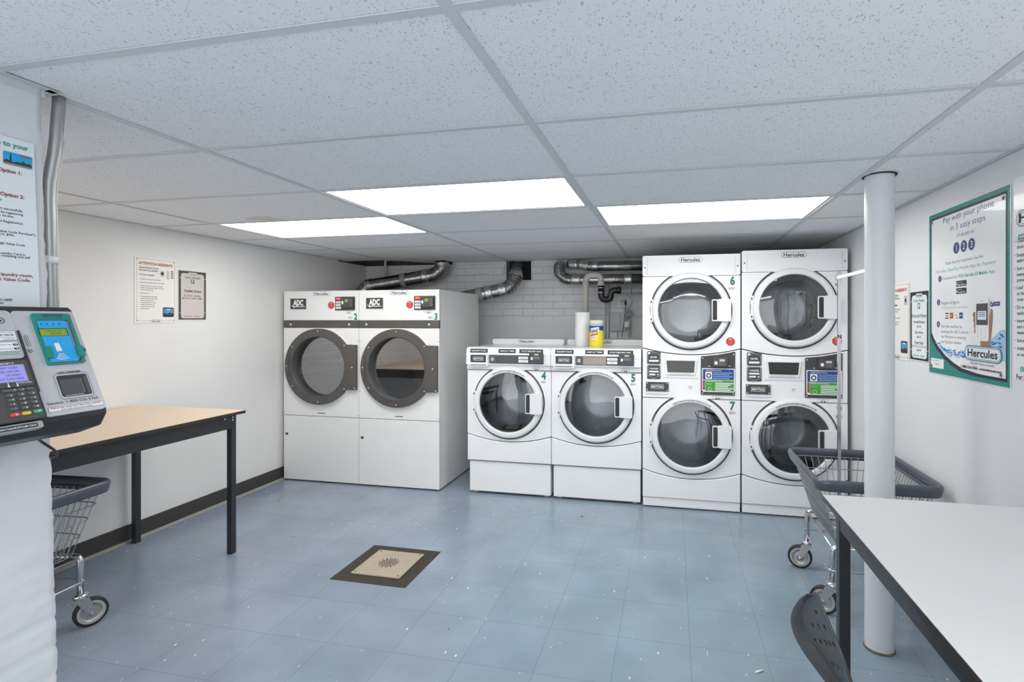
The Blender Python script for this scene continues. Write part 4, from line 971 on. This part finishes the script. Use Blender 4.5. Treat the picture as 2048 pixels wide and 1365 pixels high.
def price_sign(w, h, lines, board, bord):
    b = MB(); b.prism(rrect(0, w, 0, h, .002), -.0015, 0, 'paper_white'); y = -.0017; e = .004
    b.flat(rrect(e*.4, w-e*.4, .006, h-e*.5, .001), y, bord)
    b.flat(rrect(.020, w-.018, .016, h-.020, .018), y-.0002, 'paper_white').flat(rrect(.0215, w-.0195, .0175, h-.0215, .017), y-.0004, board)
    for zz in (.055, h-.052): b.flat(rrect(0, .02, zz, zz+.002, 0), y-.0002, 'paper_white').flat(rrect(w-.018, w, zz, zz+.002, 0), y-.0002, 'paper_white')
    b.logo(w/2, h-.020, .072, .020, y-.0006, rim='ink'); b.text('Cycle Charges', w/2, h-.052, .0115, y-.0006, 'C', 'ink', .03, w=w*.58)
    b.ring(rrect(w/2-.014, w/2+.012, h-.088, h-.060, .003), rrect(w/2-.010, w/2+.008, h-.084, h-.064, .003), y-.0006, 'ink').text('$', w/2+.006, h-.086, .012, y-.0008, 'C', 'ink', .04)
    for s_, z, hh, bo_, wf, ul in lines:
        b.text(s_, w/2, h-z, hh, y-.0006, 'C', 'ink', bo_, w=w*wf)
        if ul: b.flat(rrect(w/2-w*wf/2, w/2+w*wf/2, h-z-.004, h-z-.0028, 0), y-.0006, 'ink')
    b.text('800.526.5760  .  HERCNET', w/2, .026, .0058, y-.0006, 'C', 'ink', .02, w=w*.62); return b
sign('price_sign', 'brown bordered price card for tumbler dryers on the left wall', 'sign', 'L', 2.955, 1.383, price_sign(.219, .350, [('Tumbler Dryers', .148, .014, .05, .62, 1), ('$1.50 for 30 Min.', .180, .0095, .03, .62, 0), ('$0.25 for add\'l 5 Min.', .198, .0095, .03, .74, 0)], 'paper_pink', 'brown_border'), 'price cards')
sign('price_sign', 'black bordered price card for front load washers on the right wall', 'sign', 'R', 3.026, 1.180, price_sign(.200, .352, [('Front-Load Washers', .128, .0125, .03, .78, 1), ('Normal/Delicate', .160, .012, .03, .60, 0), ('$1.50', .182, .010, .03, .22, 0), ('Extra Rinse', .212, .012, .03, .44, 0), ('$0.25', .234, .010, .03, .22, 0), ('Power Wash', .264, .012, .03, .46, 1), ('Adds time to wash cycle', .277, .005, .02, .8, 1), ('$0.40', .300, .010, .03, .22, 0)], 'box_grey' if 0 else 'paper_cool', 'ink'), 'price cards')

# big payment poster on the right wall
b = MB(); w, h = .617, .752; y = -.0021
b.prism(rrect(0, w, 0, h, .002), -.0018, 0, 'paper_white').flat(rrect(.003, w-.003, .003, h-.003, 0), y, 'teal').flat(rrect(.018, w-.018, .022, h-.022, 0), y-.0002, 'poster_line').flat(rrect(.027, w-.027, .034, h-.032, 0), y-.0004, 'paper_white')
# teal corner with dark curved edge
cp = [(.018, .205), (.050, .165), (.090, .130), (.154, .092), (.220, .066), (.294, .046), (.40, .036), (.53, .030)]
b.flat([(.018, .022)]+[(q[0], q[1]) for q in cp[::-1]]+[(.018, .205)], y-.0006, 'poster_line')
b.flat([(.018, .022)]+[(q[0]-.012, max(.024, q[1]-.016)) for q in cp[::-1]], y-.0008, 'teal')
b.flat(rrect(.021, .140, .028, .072, 0), y-.0010, 'paper').text('Location code 0022', .030, .060, .006, y-.0012, 'L', 'ink_grey').text('+10024', .055, .042, .010, y-.0012, 'L', 'ink_grey')
T = y-.0006
b.text('Pay with your phone', .327, .690, .026, T, 'C', 'navy', -.005, w=.385).text('in 3 easy steps', .329, .646, .026, T, 'C', 'navy', -.005, w=.265).text("IT'S AS EASY AS", .318, .610, .013, T, 'C', 'ink', .0, w=.130)
for i, x in enumerate((.248, .307, .365)):
    b.lathe([(.0265, T), (0, T)], x, .565, 32, 'paper_cool').lathe([(.025, T-.0002), (0, T-.0002)], x, .565, 32, 'navy').text(str(i+1), x, .551, .028, T-.0004, 'C', 'paper_white', .0)
b.text('These laundry machines use the', .298, .500, .014, T, 'C', 'ink_grey', w=.297).text('Hercules CleanPay Mobile App for Payment', .300, .469, .014, T, 'C', 'green_ink', -.005, w=.463)
for i, (x, z) in enumerate(((.106, .441), (.093, .333), (.091, .232))): b.lathe([(.0145, T), (0, T)], x, z, 24, 'navy').text(str(i+1), x, z-.008, .016, T-.0004, 'C', 'paper_white')
b.text('Download the FREE', .131, .434, .013, T, 'L', 'ink_grey', w=.175).text('Hercules CP Mobile', .313, .434, .013, T, 'L', 'green_ink', .03, w=.160).text('App', .482, .434, .013, T, 'L', 'ink_grey', w=.042)
for z, s_ in ((.396, 'App Store'), (.364, 'Google Play')):
    b.flat(rrect(.245, .328, z, z+.025, .004), T, 'ink').text(s_, .258, z+.004, .008, T-.0003, 'L', 'paper_white', .02, w=.062).text('Download on', .258, z+.016, .004, T-.0003, 'L', 'paper_white', w=.04).flat(rrect(.249, .255, z+.006, z+.018, .002), T-.0003, 'paper_white')
b.text('Register & Sign In', .120, .322, .015, T, 'L', 'ink_grey', w=.150).text('You will need to have your credit or debit card', .120, .304, .0055, T, 'L', 'ink_grey', w=.215)
for i, (m_, s_) in enumerate((('ink', ''), ('redink', ''), ('paper', ''), ('blue', ''))):
    x = .154+.039*i; b.flat(rrect(x, x+.028, .258, .284, 0), T, m_)
b.flat(rrect(.154, .182, .263, .279, 0), T-.0003, 'paper_white').text('VISA', .168, .267, .007, T-.0005, 'C', 'navy', .04).lathe([(.006, T-.0003), (0, T-.0003)], .204, .271, 12, 'key_yellow').text('DISC', .246, .270, .005, T-.0003, 'C', 'ink', .02).flat([(.236, .258), (.260, .258), (.260, .268)], T-.0003, 'key_yellow').text('AMEX', .285, .268, .006, T-.0003, 'C', 'paper_white', .03)
for i, (s_, ww) in enumerate((('Start the machine by', .178), ('scanning the QR Code on', .224), ('the Machine or entering', .205), ('the Machine number', .172))): b.text(s_, .116, .217-.0232*i, .013, T, 'L', 'ink_grey', w=ww)
# splashing water band
rd = random.Random(5)
def blob(pts, yy, m_): b.flat(pts, yy, m_)
lo = lambda x: max(.100-.16*(x-.07)+.25*max(0, x-.40), .092) if x > .15 else .150-.6*(x-.07)
hi = lambda x: .146-.03*sin((x-.07)*9)+.085*max(0, x-.44)/.15*.5
n = 40
for i in range(n):
    x0 = .069+(.588-.069)*i/n; x1 = x0+(.588-.069)/n
    b.add([(x0, T-.0001, lo(x0)+.006*sin(x0*90)), (x1, T-.0001, lo(x1)+.006*sin(x1*90)), (x1, T-.0001, hi(x1)+.005*sin(x1*70)), (x0, T-.0001, hi(x0)+.005*sin(x0*70))], [(0, 1, 2, 3)], 'water_light')
for i in range(60):
    x = rd.uniform(.08, .56); z = rd.uniform(lo(x)+.004, hi(x)-.003); l = rd.uniform(.015, .05); a = rd.uniform(-.4, .35); hh = rd.uniform(.002, .005)
    x2 = min(x+l, .586); b.flat([(x, z), ((x+x2)/2, z-hh+a*l/2), (x2, z+a*l), ((x+x2)/2, z+hh+a*l/2)], T-.0002-.00001*i, rd.choice(['water_blue', 'blue', 'water_blue', 'paper_white']))
for i in range(14): x, z = rd.uniform(.34, .56), rd.uniform(.15, .24); b.lathe([(rd.uniform(.001, .003), T-.0001), (0, T-.0001)], x, z, 8, 'water_light')
# hand holding the phone
b.flat([(.430, .128), (.500, .128), (.494, .165), (.505, .215), (.511, .262), (.509, .292), (.500, .297), (.492, .270), (.486, .230), (.470, .170), (.430, .172)], T-.0012, 'skin')
for z0, z1 in ((.262, .285), (.240, .264), (.218, .242), (.196, .220)): b.flat(rrect(.377+(.285-z1)*.15, .408, z0, z1, .010), T-.0012, 'skin')
b.flat(rrect(.396, .488, .168, .340, .012), T-.0016, 'ring_white').flat(rrect(.398, .486, .170, .338, .011), T-.0018, 'paper_white').flat(rrect(.403, .482, .232, .318, .002), T-.0020, 'charcoal').flat(rrect(.412, .472, .253, .288, .002), T-.0022, 'paper_white')
for i in range(3): b.flat(rrect(.418, .466, .280-.007*i, .283-.007*i, 0), T-.0024, 'water_blue')
for i in range(3):
    for j in range(4): b.text(str((j*3+i+1) % 10), .412+.027*i, .216-.011*j, .006, T-.0020, 'C', 'ink')
b.lathe([(.005, T-.0020), (.0042, T-.0020)], .441, .178, 16, 'ink_grey').flat(rrect(.434, .450, .327, .329, .001), T-.0020, 'ink_grey')
b.lathe([(.011, T-.0004), (0, T-.0004)], .505, .313, 20, 'navy').flat(rrect(.516, .556, .306, .322, .002), T-.0004, 'navy').tube([(.499, T-.0006, .314), (.504, T-.0006, .308), (.514, T-.0006, .328)], .0013, 'paper_white', 4).text('VERIFIED', .520, .312, .005, T-.0006, 'L', 'paper_cool', w=.032)
# big logo
b.flat(rrect(.318, .572, .086, .148, .031, 8), T-.0026, 'teal').flat(rrect(.322, .568, .090, .144, .027, 8), T-.0028, 'paper_white').flat(rrect(.325, .565, .093, .141, .024, 8), T-.0030, 'navy').flat(rrect(.327, .563, .095, .139, .022, 8), T-.0032, 'paper_cool').text('Hercules', .445, .103, .030, T-.0034, 'C', 'ink', .04, w=.205)
b.text('The Smart Choice in Laundry', .440, .071, .0085, T-.0012, 'C', 'ink', w=.165).text('1-800-526-5760 - www.hercnet.com', .427, .051, .0100, T-.0012, 'C', 'ink', .04, w=.280)
for x, z in ((.035, h-.040), (w-.040, h-.045), (.030, .035), (w-.055, .045)): b.lathe([(.009, T-.0012), (.007, T-.0022), (.0045, T-.0012)], x, z, 16, 'drain_plate').lathe([(.0045, T-.0013), (0, T-.0013)], x, z, 12, 'ink')
sign('payment_poster', 'large teal bordered poster about paying by phone, on the right wall', 'poster', 'R', 2.822, 1.136, b)
# instruction poster cut by the right edge
b = MB(); w, h = .60, .72; y = -.0021
b.prism(rrect(0, w, 0, h, .002), -.0018, 0, 'paper_white')
b.flat(rrect(.014, .40, .540, .600, .030, 8), y, 'teal').flat(rrect(.018, .396, .544, .596, .026, 8), y-.0002, 'paper_white').flat(rrect(.022, .392, .548, .592, .022, 8), y-.0004, 'ink_grey').flat(rrect(.024, .390, .550, .590, .020, 8), y-.0006, 'paper_cool').text('Hercules', .030, .556, .032, y-.0008, 'L', 'ink', .04, w=.32)
b.flat(rrect(.026, .30, .496, .514, 0), y, 'teal').text('WASHER INSTRUCTIONS', .032, .500, .010, y-.0002, 'L', 'paper_white', .04)
L = [('Check to be sure washer', .466, 1), ('drum is empty', .445, 0), ('Empty all pockets of clothes', .416, 1), ('before washing', .396, 0), ('Sort clothes by color for', .368, 1), ('better wash results and to', .347, 0), ('prevent damage', .327, 0), ('Load washer loosely up', .300, 1), ('to the proper level and', .279, 0), ('close door', .258, 0), ('Do not overload the', .230, 1), ('washer', .209, 0), ('Insert laundry card into', .182, 1), ('card reader on the', .161, 0), ('washer', .140, 0), ('Select fabric setting', .112, 1), ('Additional soap goes', .084, 1), ('on washer top', .062, 0)]
for s_, z, bu in L:
    b.text(s_, .019, z+.02, .0115, y, 'L', 'ink', .025)
    if bu: b.lathe([(.002, y), (0, y)], .009, z+.026, 8, 'ink')
b.text('(800) 526-5760', .036, .028, .018, y, 'L', 'green_ink', .04).text('For Service Call', .016, -.0, .016, y, 'L', 'ink', .04)
o = sign('instruction_poster', 'white poster of washer instructions cut off by the right picture edge', 'poster', 'R', 2.188, 1.178, b)
# poster on the near partition
b = MB(); y = -.0019; wP, hP = .45, .56
b.add([(0, -.0015, 0), (wP+.010, -.0015, 0), (wP-.008, -.0015, hP), (0, -.0015, hP), (0, .0005, 0), (wP+.010, .0005, 0), (wP-.008, .0005, hP), (0, .0005, hP)], [(0, 1, 2, 3), (7, 6, 5, 4), (0, 4, 5, 1), (1, 5, 6, 2), (2, 6, 7, 3), (3, 7, 4, 0)], 'paper_cool')
oy, oz = 1.0295+.008-wP, 1.284
def NP(s_, yr, z, hh, m_='ink', bo_=.02, al='R'): b.text(s_, yr-oy, z-oz, hh, y, al, m_, bo_)
NP('Welcome to your', 1.0179, 1.8215, .0115, 'green_ink', .05)
NP('laundry room', .93, 1.80, .0115, 'green_ink', .05)
NP('Option 1:', 1.0040, 1.7557, .0085, 'darkred', .05); NP('Option 2:', 1.0086, 1.6965, .0085, 'darkred', .05)
for s_, yr, z in (('Add value with credit', .9635, 1.6827), ('you have successfully', 1.0049, 1.6622), ('your card by registering', 1.0065, 1.6532), ('at our site on-line.', .9881, 1.6448), ('Select Card Registration', 1.0055, 1.6307), ('choose "Value Code Purchase").', 1.0336, 1.6060), ('($10..$90).', .9890, 1.5983), ('enter the 16 digit Value Code', 1.0101, 1.5762), ('insert Laundry Card in', 1.0111, 1.5520), ('the revaluing unit will', 1.0210, 1.5457)): NP(s_, yr, z, .0056)
NP('in your laundry room,', 1.0273, 1.4985, .0078, 'darkred', .04); NP('to get Value Code.', 1.0225, 1.4865, .0078, 'darkred', .04)
NP('1-800-401-1039', .9839, 1.4359, .0058, 'ink', .04); NP('hercnet.com', .9670, 1.4288, .0050, 'ink', .04)
x0 = .966-oy; z0 = 1.776-oz
b.flat(rrect(x0, x0+.060, z0, z0+.032, .004), y, 'ink').flat(rrect(x0+.0006, x0+.0594, z0+.001, z0+.0315, .0035), y-.0002, 'cyan').flat([(x0+.001, z0+.001), (x0+.058, z0+.001), (x0+.058, z0+.010), (x0+.052, z0+.013), (x0+.046, z0+.011), (x0+.040, z0+.016), (x0+.036, z0+.011), (x0+.028, z0+.012), (x0+.024, z0+.009), (x0+.0165, z0+.009), (x0+.016, z0+.027), (x0+.0145, z0+.029), (x0+.013, z0+.027), (x0+.0125, z0+.010), (x0+.006, z0+.013), (x0+.001, z0+.009)], y-.0004, 'city').flat(rrect(x0+.001, x0+.058, z0+.001, z0+.004, 0), y-.0006, 'drain_plate').flat(rrect(x0+.034, x0+.055, z0+.0255, z0+.030, .002), y-.0006, 'ink_grey')
o = b.build('information_poster', None, loc=(-1.6145, oy, oz), rot=(0, 0, pi/2)); tag(o, 'pale blue-white information poster on the near brick partition above the kiosk', 'poster')

# ------------------------------------------------------------------ card kiosk on the partition
t = thing('card_kiosk', 'silver and black laundry card kiosk with blue screen, on the near brick partition', 'kiosk', (-1.615, .88, 1.11)); o = Vector(t.location)
prof = [(-1.610, 1.419), (-1.538, 1.421), (-1.528, 1.414), (-1.4155, 1.1665), (-1.413, 1.152), (-1.432, 1.120), (-1.50, 1.098), (-1.610, 1.094)]
b = MB(); n = len(prof)
for y0, y1 in ((.60, 1.060),):
    vs = [(p[0]-o.x, y0-o.y, p[1]-o.z) for p in prof]+[(p[0]-o.x, y1-o.y, p[1]-o.z) for p in prof]
    b.add(vs, [tuple(range(n)), tuple(range(2*n-1, n-1, -1))]+[(i, n+i, n+(i+1) % n, (i+1) % n) for i in range(n)], 'kiosk_dark')
b.build('housing', t, bevel=.006)
F = Matrix(((0, -.91, -.4146, -1.532-o.x+.002), (1, 0, 0, 1.06-o.y), (0, -.4146, .91, 1.413-o.z+.0009), (0, 0, 0, 1)))
def face(): return MB()
b = face(); b.prism(rrect(-.1365, -.004, -.277, -.006, .010), -.006, .004, 'silver_face'); fp = b.build('face_panel', t, mtx=F, bevel=.001)
b = face(); b.prism(rrect(-.46, -.137, -.128, -.006, .010), -.007, .004, 'silver_face'); fq = b.build('face_panel', t, mtx=F, bevel=.001)
y = -.0075
b = face()
for i, (z0, z1) in enumerate(((-.083, -.058), (-.110, -.086))):
    b.flat(rrect(-.24, -.1405-.001*i, z0, z1, .003), y, 'ink_grey').flat(rrect(-.24, -.1415-.001*i, z0+.001, z1-.001, .003), y-.0003, 'paper_cool')
b.text('INSERT LAUNDRY CARD', -.146, -.064, .0028, y-.0006, 'R', 'ink_grey').text('TO ADD VALUE', -.146, -.071, .0042, y-.0006, 'R', 'ink', .04).text('To Check Value On', -.146, -.0765, .0025, y-.0006, 'R', 'ink').text('Laundry Card', -.146, -.0805, .0025, y-.0006, 'R', 'ink')
for z in (-.0935, -.1035): b.flat(rrect(-.1535, -.1435, z-.0028, z+.0028, .0028), y-.0006, 'ink').text('+$', -.1485, z-.0014, .003, y-.0009, 'C', 'paper_white', .03).text('Add Money Here', -.1555, z-.001, .0027, y-.0006, 'R', 'ink')
b.ring(rrect(-.24, -.1465, -.1175, -.1135+.001, .003), rrect(-.238, -.1475, -.1165, -.1135, .002), y, 'green_ink')
b.lathe([(.0085, y), (.0075, y)], -.161, -.032, 24, 'ink').lathe([(.0062, y), (.0054, y)], -.161, -.032, 24, 'ink').lathe([(.0025, y), (0, y)], -.161, -.0325, 12, 'ink')
b.build('value_label', t, mtx=F)
b = face(); b.prism(rrect(-.1372, -.1332, -.215, -.058, .002), -.010, -.005, 'seam'); b.build('card_slot', t, mtx=F)
b = face(); b.ring(rrect(-.1265, -.1185, -.0985, -.0710, .002), rrect(-.1257, -.1193, -.0977, -.0718, .0015), -.0063, 'ink').flat(rrect(-.1235, -.1225, -.097, -.073, 0), -.0064, 'ink')
for dz in (0, .005): b.tube([(-.1280, -.0064, -.106-dz), (-.1235, -.0064, -.110-dz), (-.1190, -.0064, -.106-dz)], .0009, 'ink', 4)
b.build('arrow_print', t, mtx=F)
b = face(); b.prism(rrect(-.1005, -.0185, -.1505, -.0150, .005), -.012, -.006, 'teal')
b.text('CARD HOLDER', -.058, -.0225, .0042, -.0123, 'C', 'ink', .04, w=.046).text('TITULAR DE LA TARJETA', -.058, -.0275, .0022, -.0123, 'C', 'ink', .02, w=.045)
hd = b.build('card_holder', t, mtx=F, bevel=.001)
b = face(); b.flat(rrect(-.0955, -.0270, -.1470, -.0325, .005), -.0122, 'seam').flat(rrect(-.0950, -.0330, -.1455, -.0345, .004), -.0124, 'cyan').flat(rrect(-.0318, -.0310, -.14, -.036, 0), -.0125, 'bolt').flat(rrect(-.0300, -.0296, -.14, -.036, 0), -.0125, 'bolt')
for i in range(4): b.lathe([(.0018, -.0126), (0, -.0126)], -.088+.0128*i, -.0445, 12, 'kiosk_dark')
b.flat(rrect(-.0975, -.0372, -.0765, -.0555, .002), -.0126, 'kiosk_dark').flat(rrect(-.0960, -.0395, -.0755, -.0575, .001), -.0128, 'lcd_green').text('PLACE AND HOLD', -.065, -.0645, .0035, -.013, 'C', 'city', w=.035).text('CARD HERE', -.065, -.0715, .0035, -.013, 'C', 'city', w=.024)
c_, q_ = cos(-.12), sin(-.12)
b.flat([(-.0755, -.0965), (-.0655, -.0945), (-.0625, -.116), (-.0745, -.118)][::-1], -.0127, 'paper_white')
for i, r in enumerate((.010, .015, .020, .025)):
    pp = arc_pts(-.0672, -.1115+.0025*0, r, 238, 302, 10); b.tube([(a, -.0128, z+.0005*i-.004) for a, z in pp], .0011, 'paper_white', 4)
b.prism(rrect(-.099, -.0865, -.1352, -.1054, .003), -.018, -.012, 'teal').prism(rrect(-.0315, -.0185, -.1364, -.1064, .003), -.018, -.012, 'teal'); b.build('card_screen', hd, loc=(0, 0, 0))
b = face(); b.lathe([(.0048, -.0063), (.0042, -.0063)], -.0095, -.112, 20, 'ink').flat(rrect(-.0125, -.0065, -.119, -.112, .0015), -.0066, 'ink').lathe([(.0022, -.0066), (.0013, -.0066)], -.0095, -.1105, 12, 'ink'); b.build('lock_print', t, mtx=F)
b = face(); b.prism(rrect(-.0965, -.0225, -.2400, -.1745, .008), -.0075, -.005, 'silver_face').ring(rrect(-.0965, -.0225, -.2400, -.1745, .008), rrect(-.0957, -.0233, -.2392, -.1753, .0072), -.0078, 'ink')
b.flat(rrect(-.0918, -.0262, -.2345, -.1795, .005), -.0079, 'seam').flat(rrect(-.0890, -.043, -.2290, -.1900, .003), -.0082, 'kiosk_grey').flat(rrect(-.0355, -.0275, -.2300, -.1860, .003), -.0082, 'kiosk_grey').flat(rrect(-.0435, -.041, -.231, -.186, 0), -.0083, 'rubber_black').flat(rrect(-.085, -.045, -.2325, -.2305, 0), -.0083, 'zinc').flat(rrect(-.0425, -.0415, -.228, -.19, 0), -.0085, 'zinc')
b.text('CARD DISPENSER', -.0605, -.1735, .0042, -.0066, 'C', 'ink', .04, w=.052).build('card_dispenser', t, mtx=F)
b = face(); b.text('Service: 1-800-526-5760', -.0715, -.2492, .0066, -.0064, 'C', 'ink', .01, w=.110)
b.flat(rrect(-.1278, -.0085, -.2670, -.2555, .002), -.0063, 'kiosk_dark').flat(rrect(-.1272, -.0091, -.2664, -.2561, .0018), -.0065, 'paper_white').text('THIS KIOSK DOES NOT PROVIDE A RECEIPT', -.0682, -.2605, .0032, -.0067, 'C', 'darkred', .04, w=.112).text('Este kiosk no provee recibos', -.0682, -.2650, .0026, -.0067, 'C', 'ink', .03, w=.068)
b.build('service_label', t, mtx=F)
# payment terminal with keypad
b = face(); b.prism(rrect(-.36, -.1395, -.281, -.131, .010), -.016, .002, 'kiosk_dark').prism(rrect(-.33, -.1445, -.200, -.136, .006), -.0175, -.016, 'kiosk_grey').flat(rrect(-.33, -.1445, -.278, -.203, .005), -.0163, 'kiosk_grey')
tm = b.build('payment_terminal', t, mtx=F, bevel=.002)
b = face(); b.flat(rrect(-.30, -.1525, -.188, -.1465, .001), -.0178, 'zinc').flat(rrect(-.30, -.1545, -.1868, -.1478, .001), -.018, 'lcd_blue')
for i, s_ in enumerate(('PLEASE INSERT CARD', 'LAUNDRY CARD HOLDER', 'OR INSERT', 'CREDIT CARD HERE')): b.text(s_, -.160-.002*(3-i), -.156-.0088*i, .0042, -.0182, 'R', 'city')
b.text('RECEIPT O', -.170, -.1445, .0035, -.0178, 'R', 'paper_white', .03).text('WASH ENTER', -.1485, -.1925, .0028, -.0178, 'R', 'paper_white', .02)
for x in (-.192, -.176): b.tube([(x, -.0179, -.189), (x, -.0179, -.199)], .0009, 'paper_white', 4).tube([(x-.002, -.0179, -.1965), (x, -.0179, -.1995), (x+.002, -.0179, -.1965)], .0009, 'paper_white', 4)
b.build('screen', tm)
keys = [(-.1556-.0202*c+.0, -.2187-.0106*r, 'key_grey', ['321', '654', '987', '#0*'][r][c]) for r in range(4) for c in range(3)]+[(-.1553, -.2625, 'key_green', 'O'), (-.1773, -.2635, 'key_yellow', '<'), (-.1980, -.2640, 'key_red', 'X')]+[(-.157, -.2070, 'key_grey', ''), (-.172, -.2072, 'key_grey', 'v'), (-.187, -.2074, 'key_grey', '^'), (-.2, -.2074, 'key_grey', '')]
for x, z, m_, s_ in keys:
    b = face(); hh = .0036 if m_ != 'key_grey' else .0031; ww = .0082 if m_ != 'key_grey' else .0068
    b.prism(rrect(x-ww, x+ww, z-hh, z+hh, .003), -.0195, -.016, m_)
    if s_: b.text(s_, x+.002, z-.0018, .0038, -.0198, 'C', 'paper_white', .04)
    b.build('key', tm)
b = face(); b.prism(rrect(-.36, -.1500, -.300, -.2835, .004), -.012, .004, 'zinc').flat(rrect(-.36, -.1600, -.297, -.2865, .003), -.0123, 'city').text('Insert Laundry/Credit Card', -.164, -.2935, .0042, -.0126, 'R', 'paper_cool', .02); b.build('card_tray', t, mtx=F)
P = fillet([(-1.55, .985, 1.11), (-1.600, 1.035, 1.075), (-1.607, 1.074, 1.040), (-1.628, 1.092, 1.02), (-1.70, 1.10, .99)], .02)
tag(MB().tube(P, .0035, 'rubber_black', 8).build('power_cable'), 'black cable running from under the kiosk round the partition end', 'cable')

# ------------------------------------------------------------------ floor drain and litter
t = thing('floor_drain', 'square tan drain cover set in a dark patch of floor', 'drain', (-1.568, 2.68, 0))
MB().box(-.222, .218, -.216, .213, .0005, .0022, 'drain_rim').build('surround', t)
b = MB(); hs = .145; N_ = 24
def hole_grid():
    pts = []
    for r, k in ((0, 1), (.014, 6), (.027, 11), (.040, 16), (.053, 14)):
        for i in range(k): a = 2*pi*i/k+r*9; pts.append((r*cos(a), r*sin(a)))
    return pts
b.box(-hs, hs, -hs, hs, .0022, .012, 'drain_plate').build('cover_plate', t, bevel=.004)
b = MB()
for x, y_ in hole_grid(): 
    a = [(x+.0056*cos(q), y_+.0056*sin(q), .0124) for q in [2*pi*i/10 for i in range(10)]]; b.add(a, [tuple(range(10))], 'ink')
b.build('drain_holes', t)
for sx in (-1, 1):
    for sy in (-1, 1): MB().zlathe([(0, .0135), (.005, .0135), (.006, .012)], sx*.128, sy*.128, 10, 'brown_border').build('screw', t)
def gz(x, y_, rz, l, lb): tag(MB().tube([(-l/2, 0, .004), (l/2, 0, .004)], .0035, 'paper', 8).build('paper_scrap', None, loc=(x, y_, 0), rot=(0, 0, rz)), lb, 'litter')
gz(.337, 2.173, .5, .035, 'small rolled scrap of paper on the blue floor near the chair')
for i, (x, y_, r) in enumerate(((-.62, 3.62, .009), (-2.95, 3.45, .009))):
    b = MB(); n = 7; b.add([(r*cos(2*pi*k/n)*(1+.4*sin(k*2.1)), r*.8*sin(2*pi*k/n), .0004) for k in range(n)]+[(0, 0, .003)], [(k, (k+1) % n, n) for k in range(n)], 'ink')
    tag(b.build('dirt_crumb', None, loc=(x, y_, 0)), ['tiny dark crumb of dirt on the floor before the washers', 'tiny dark crumb of dirt on the floor before the dryers'][i], 'litter')
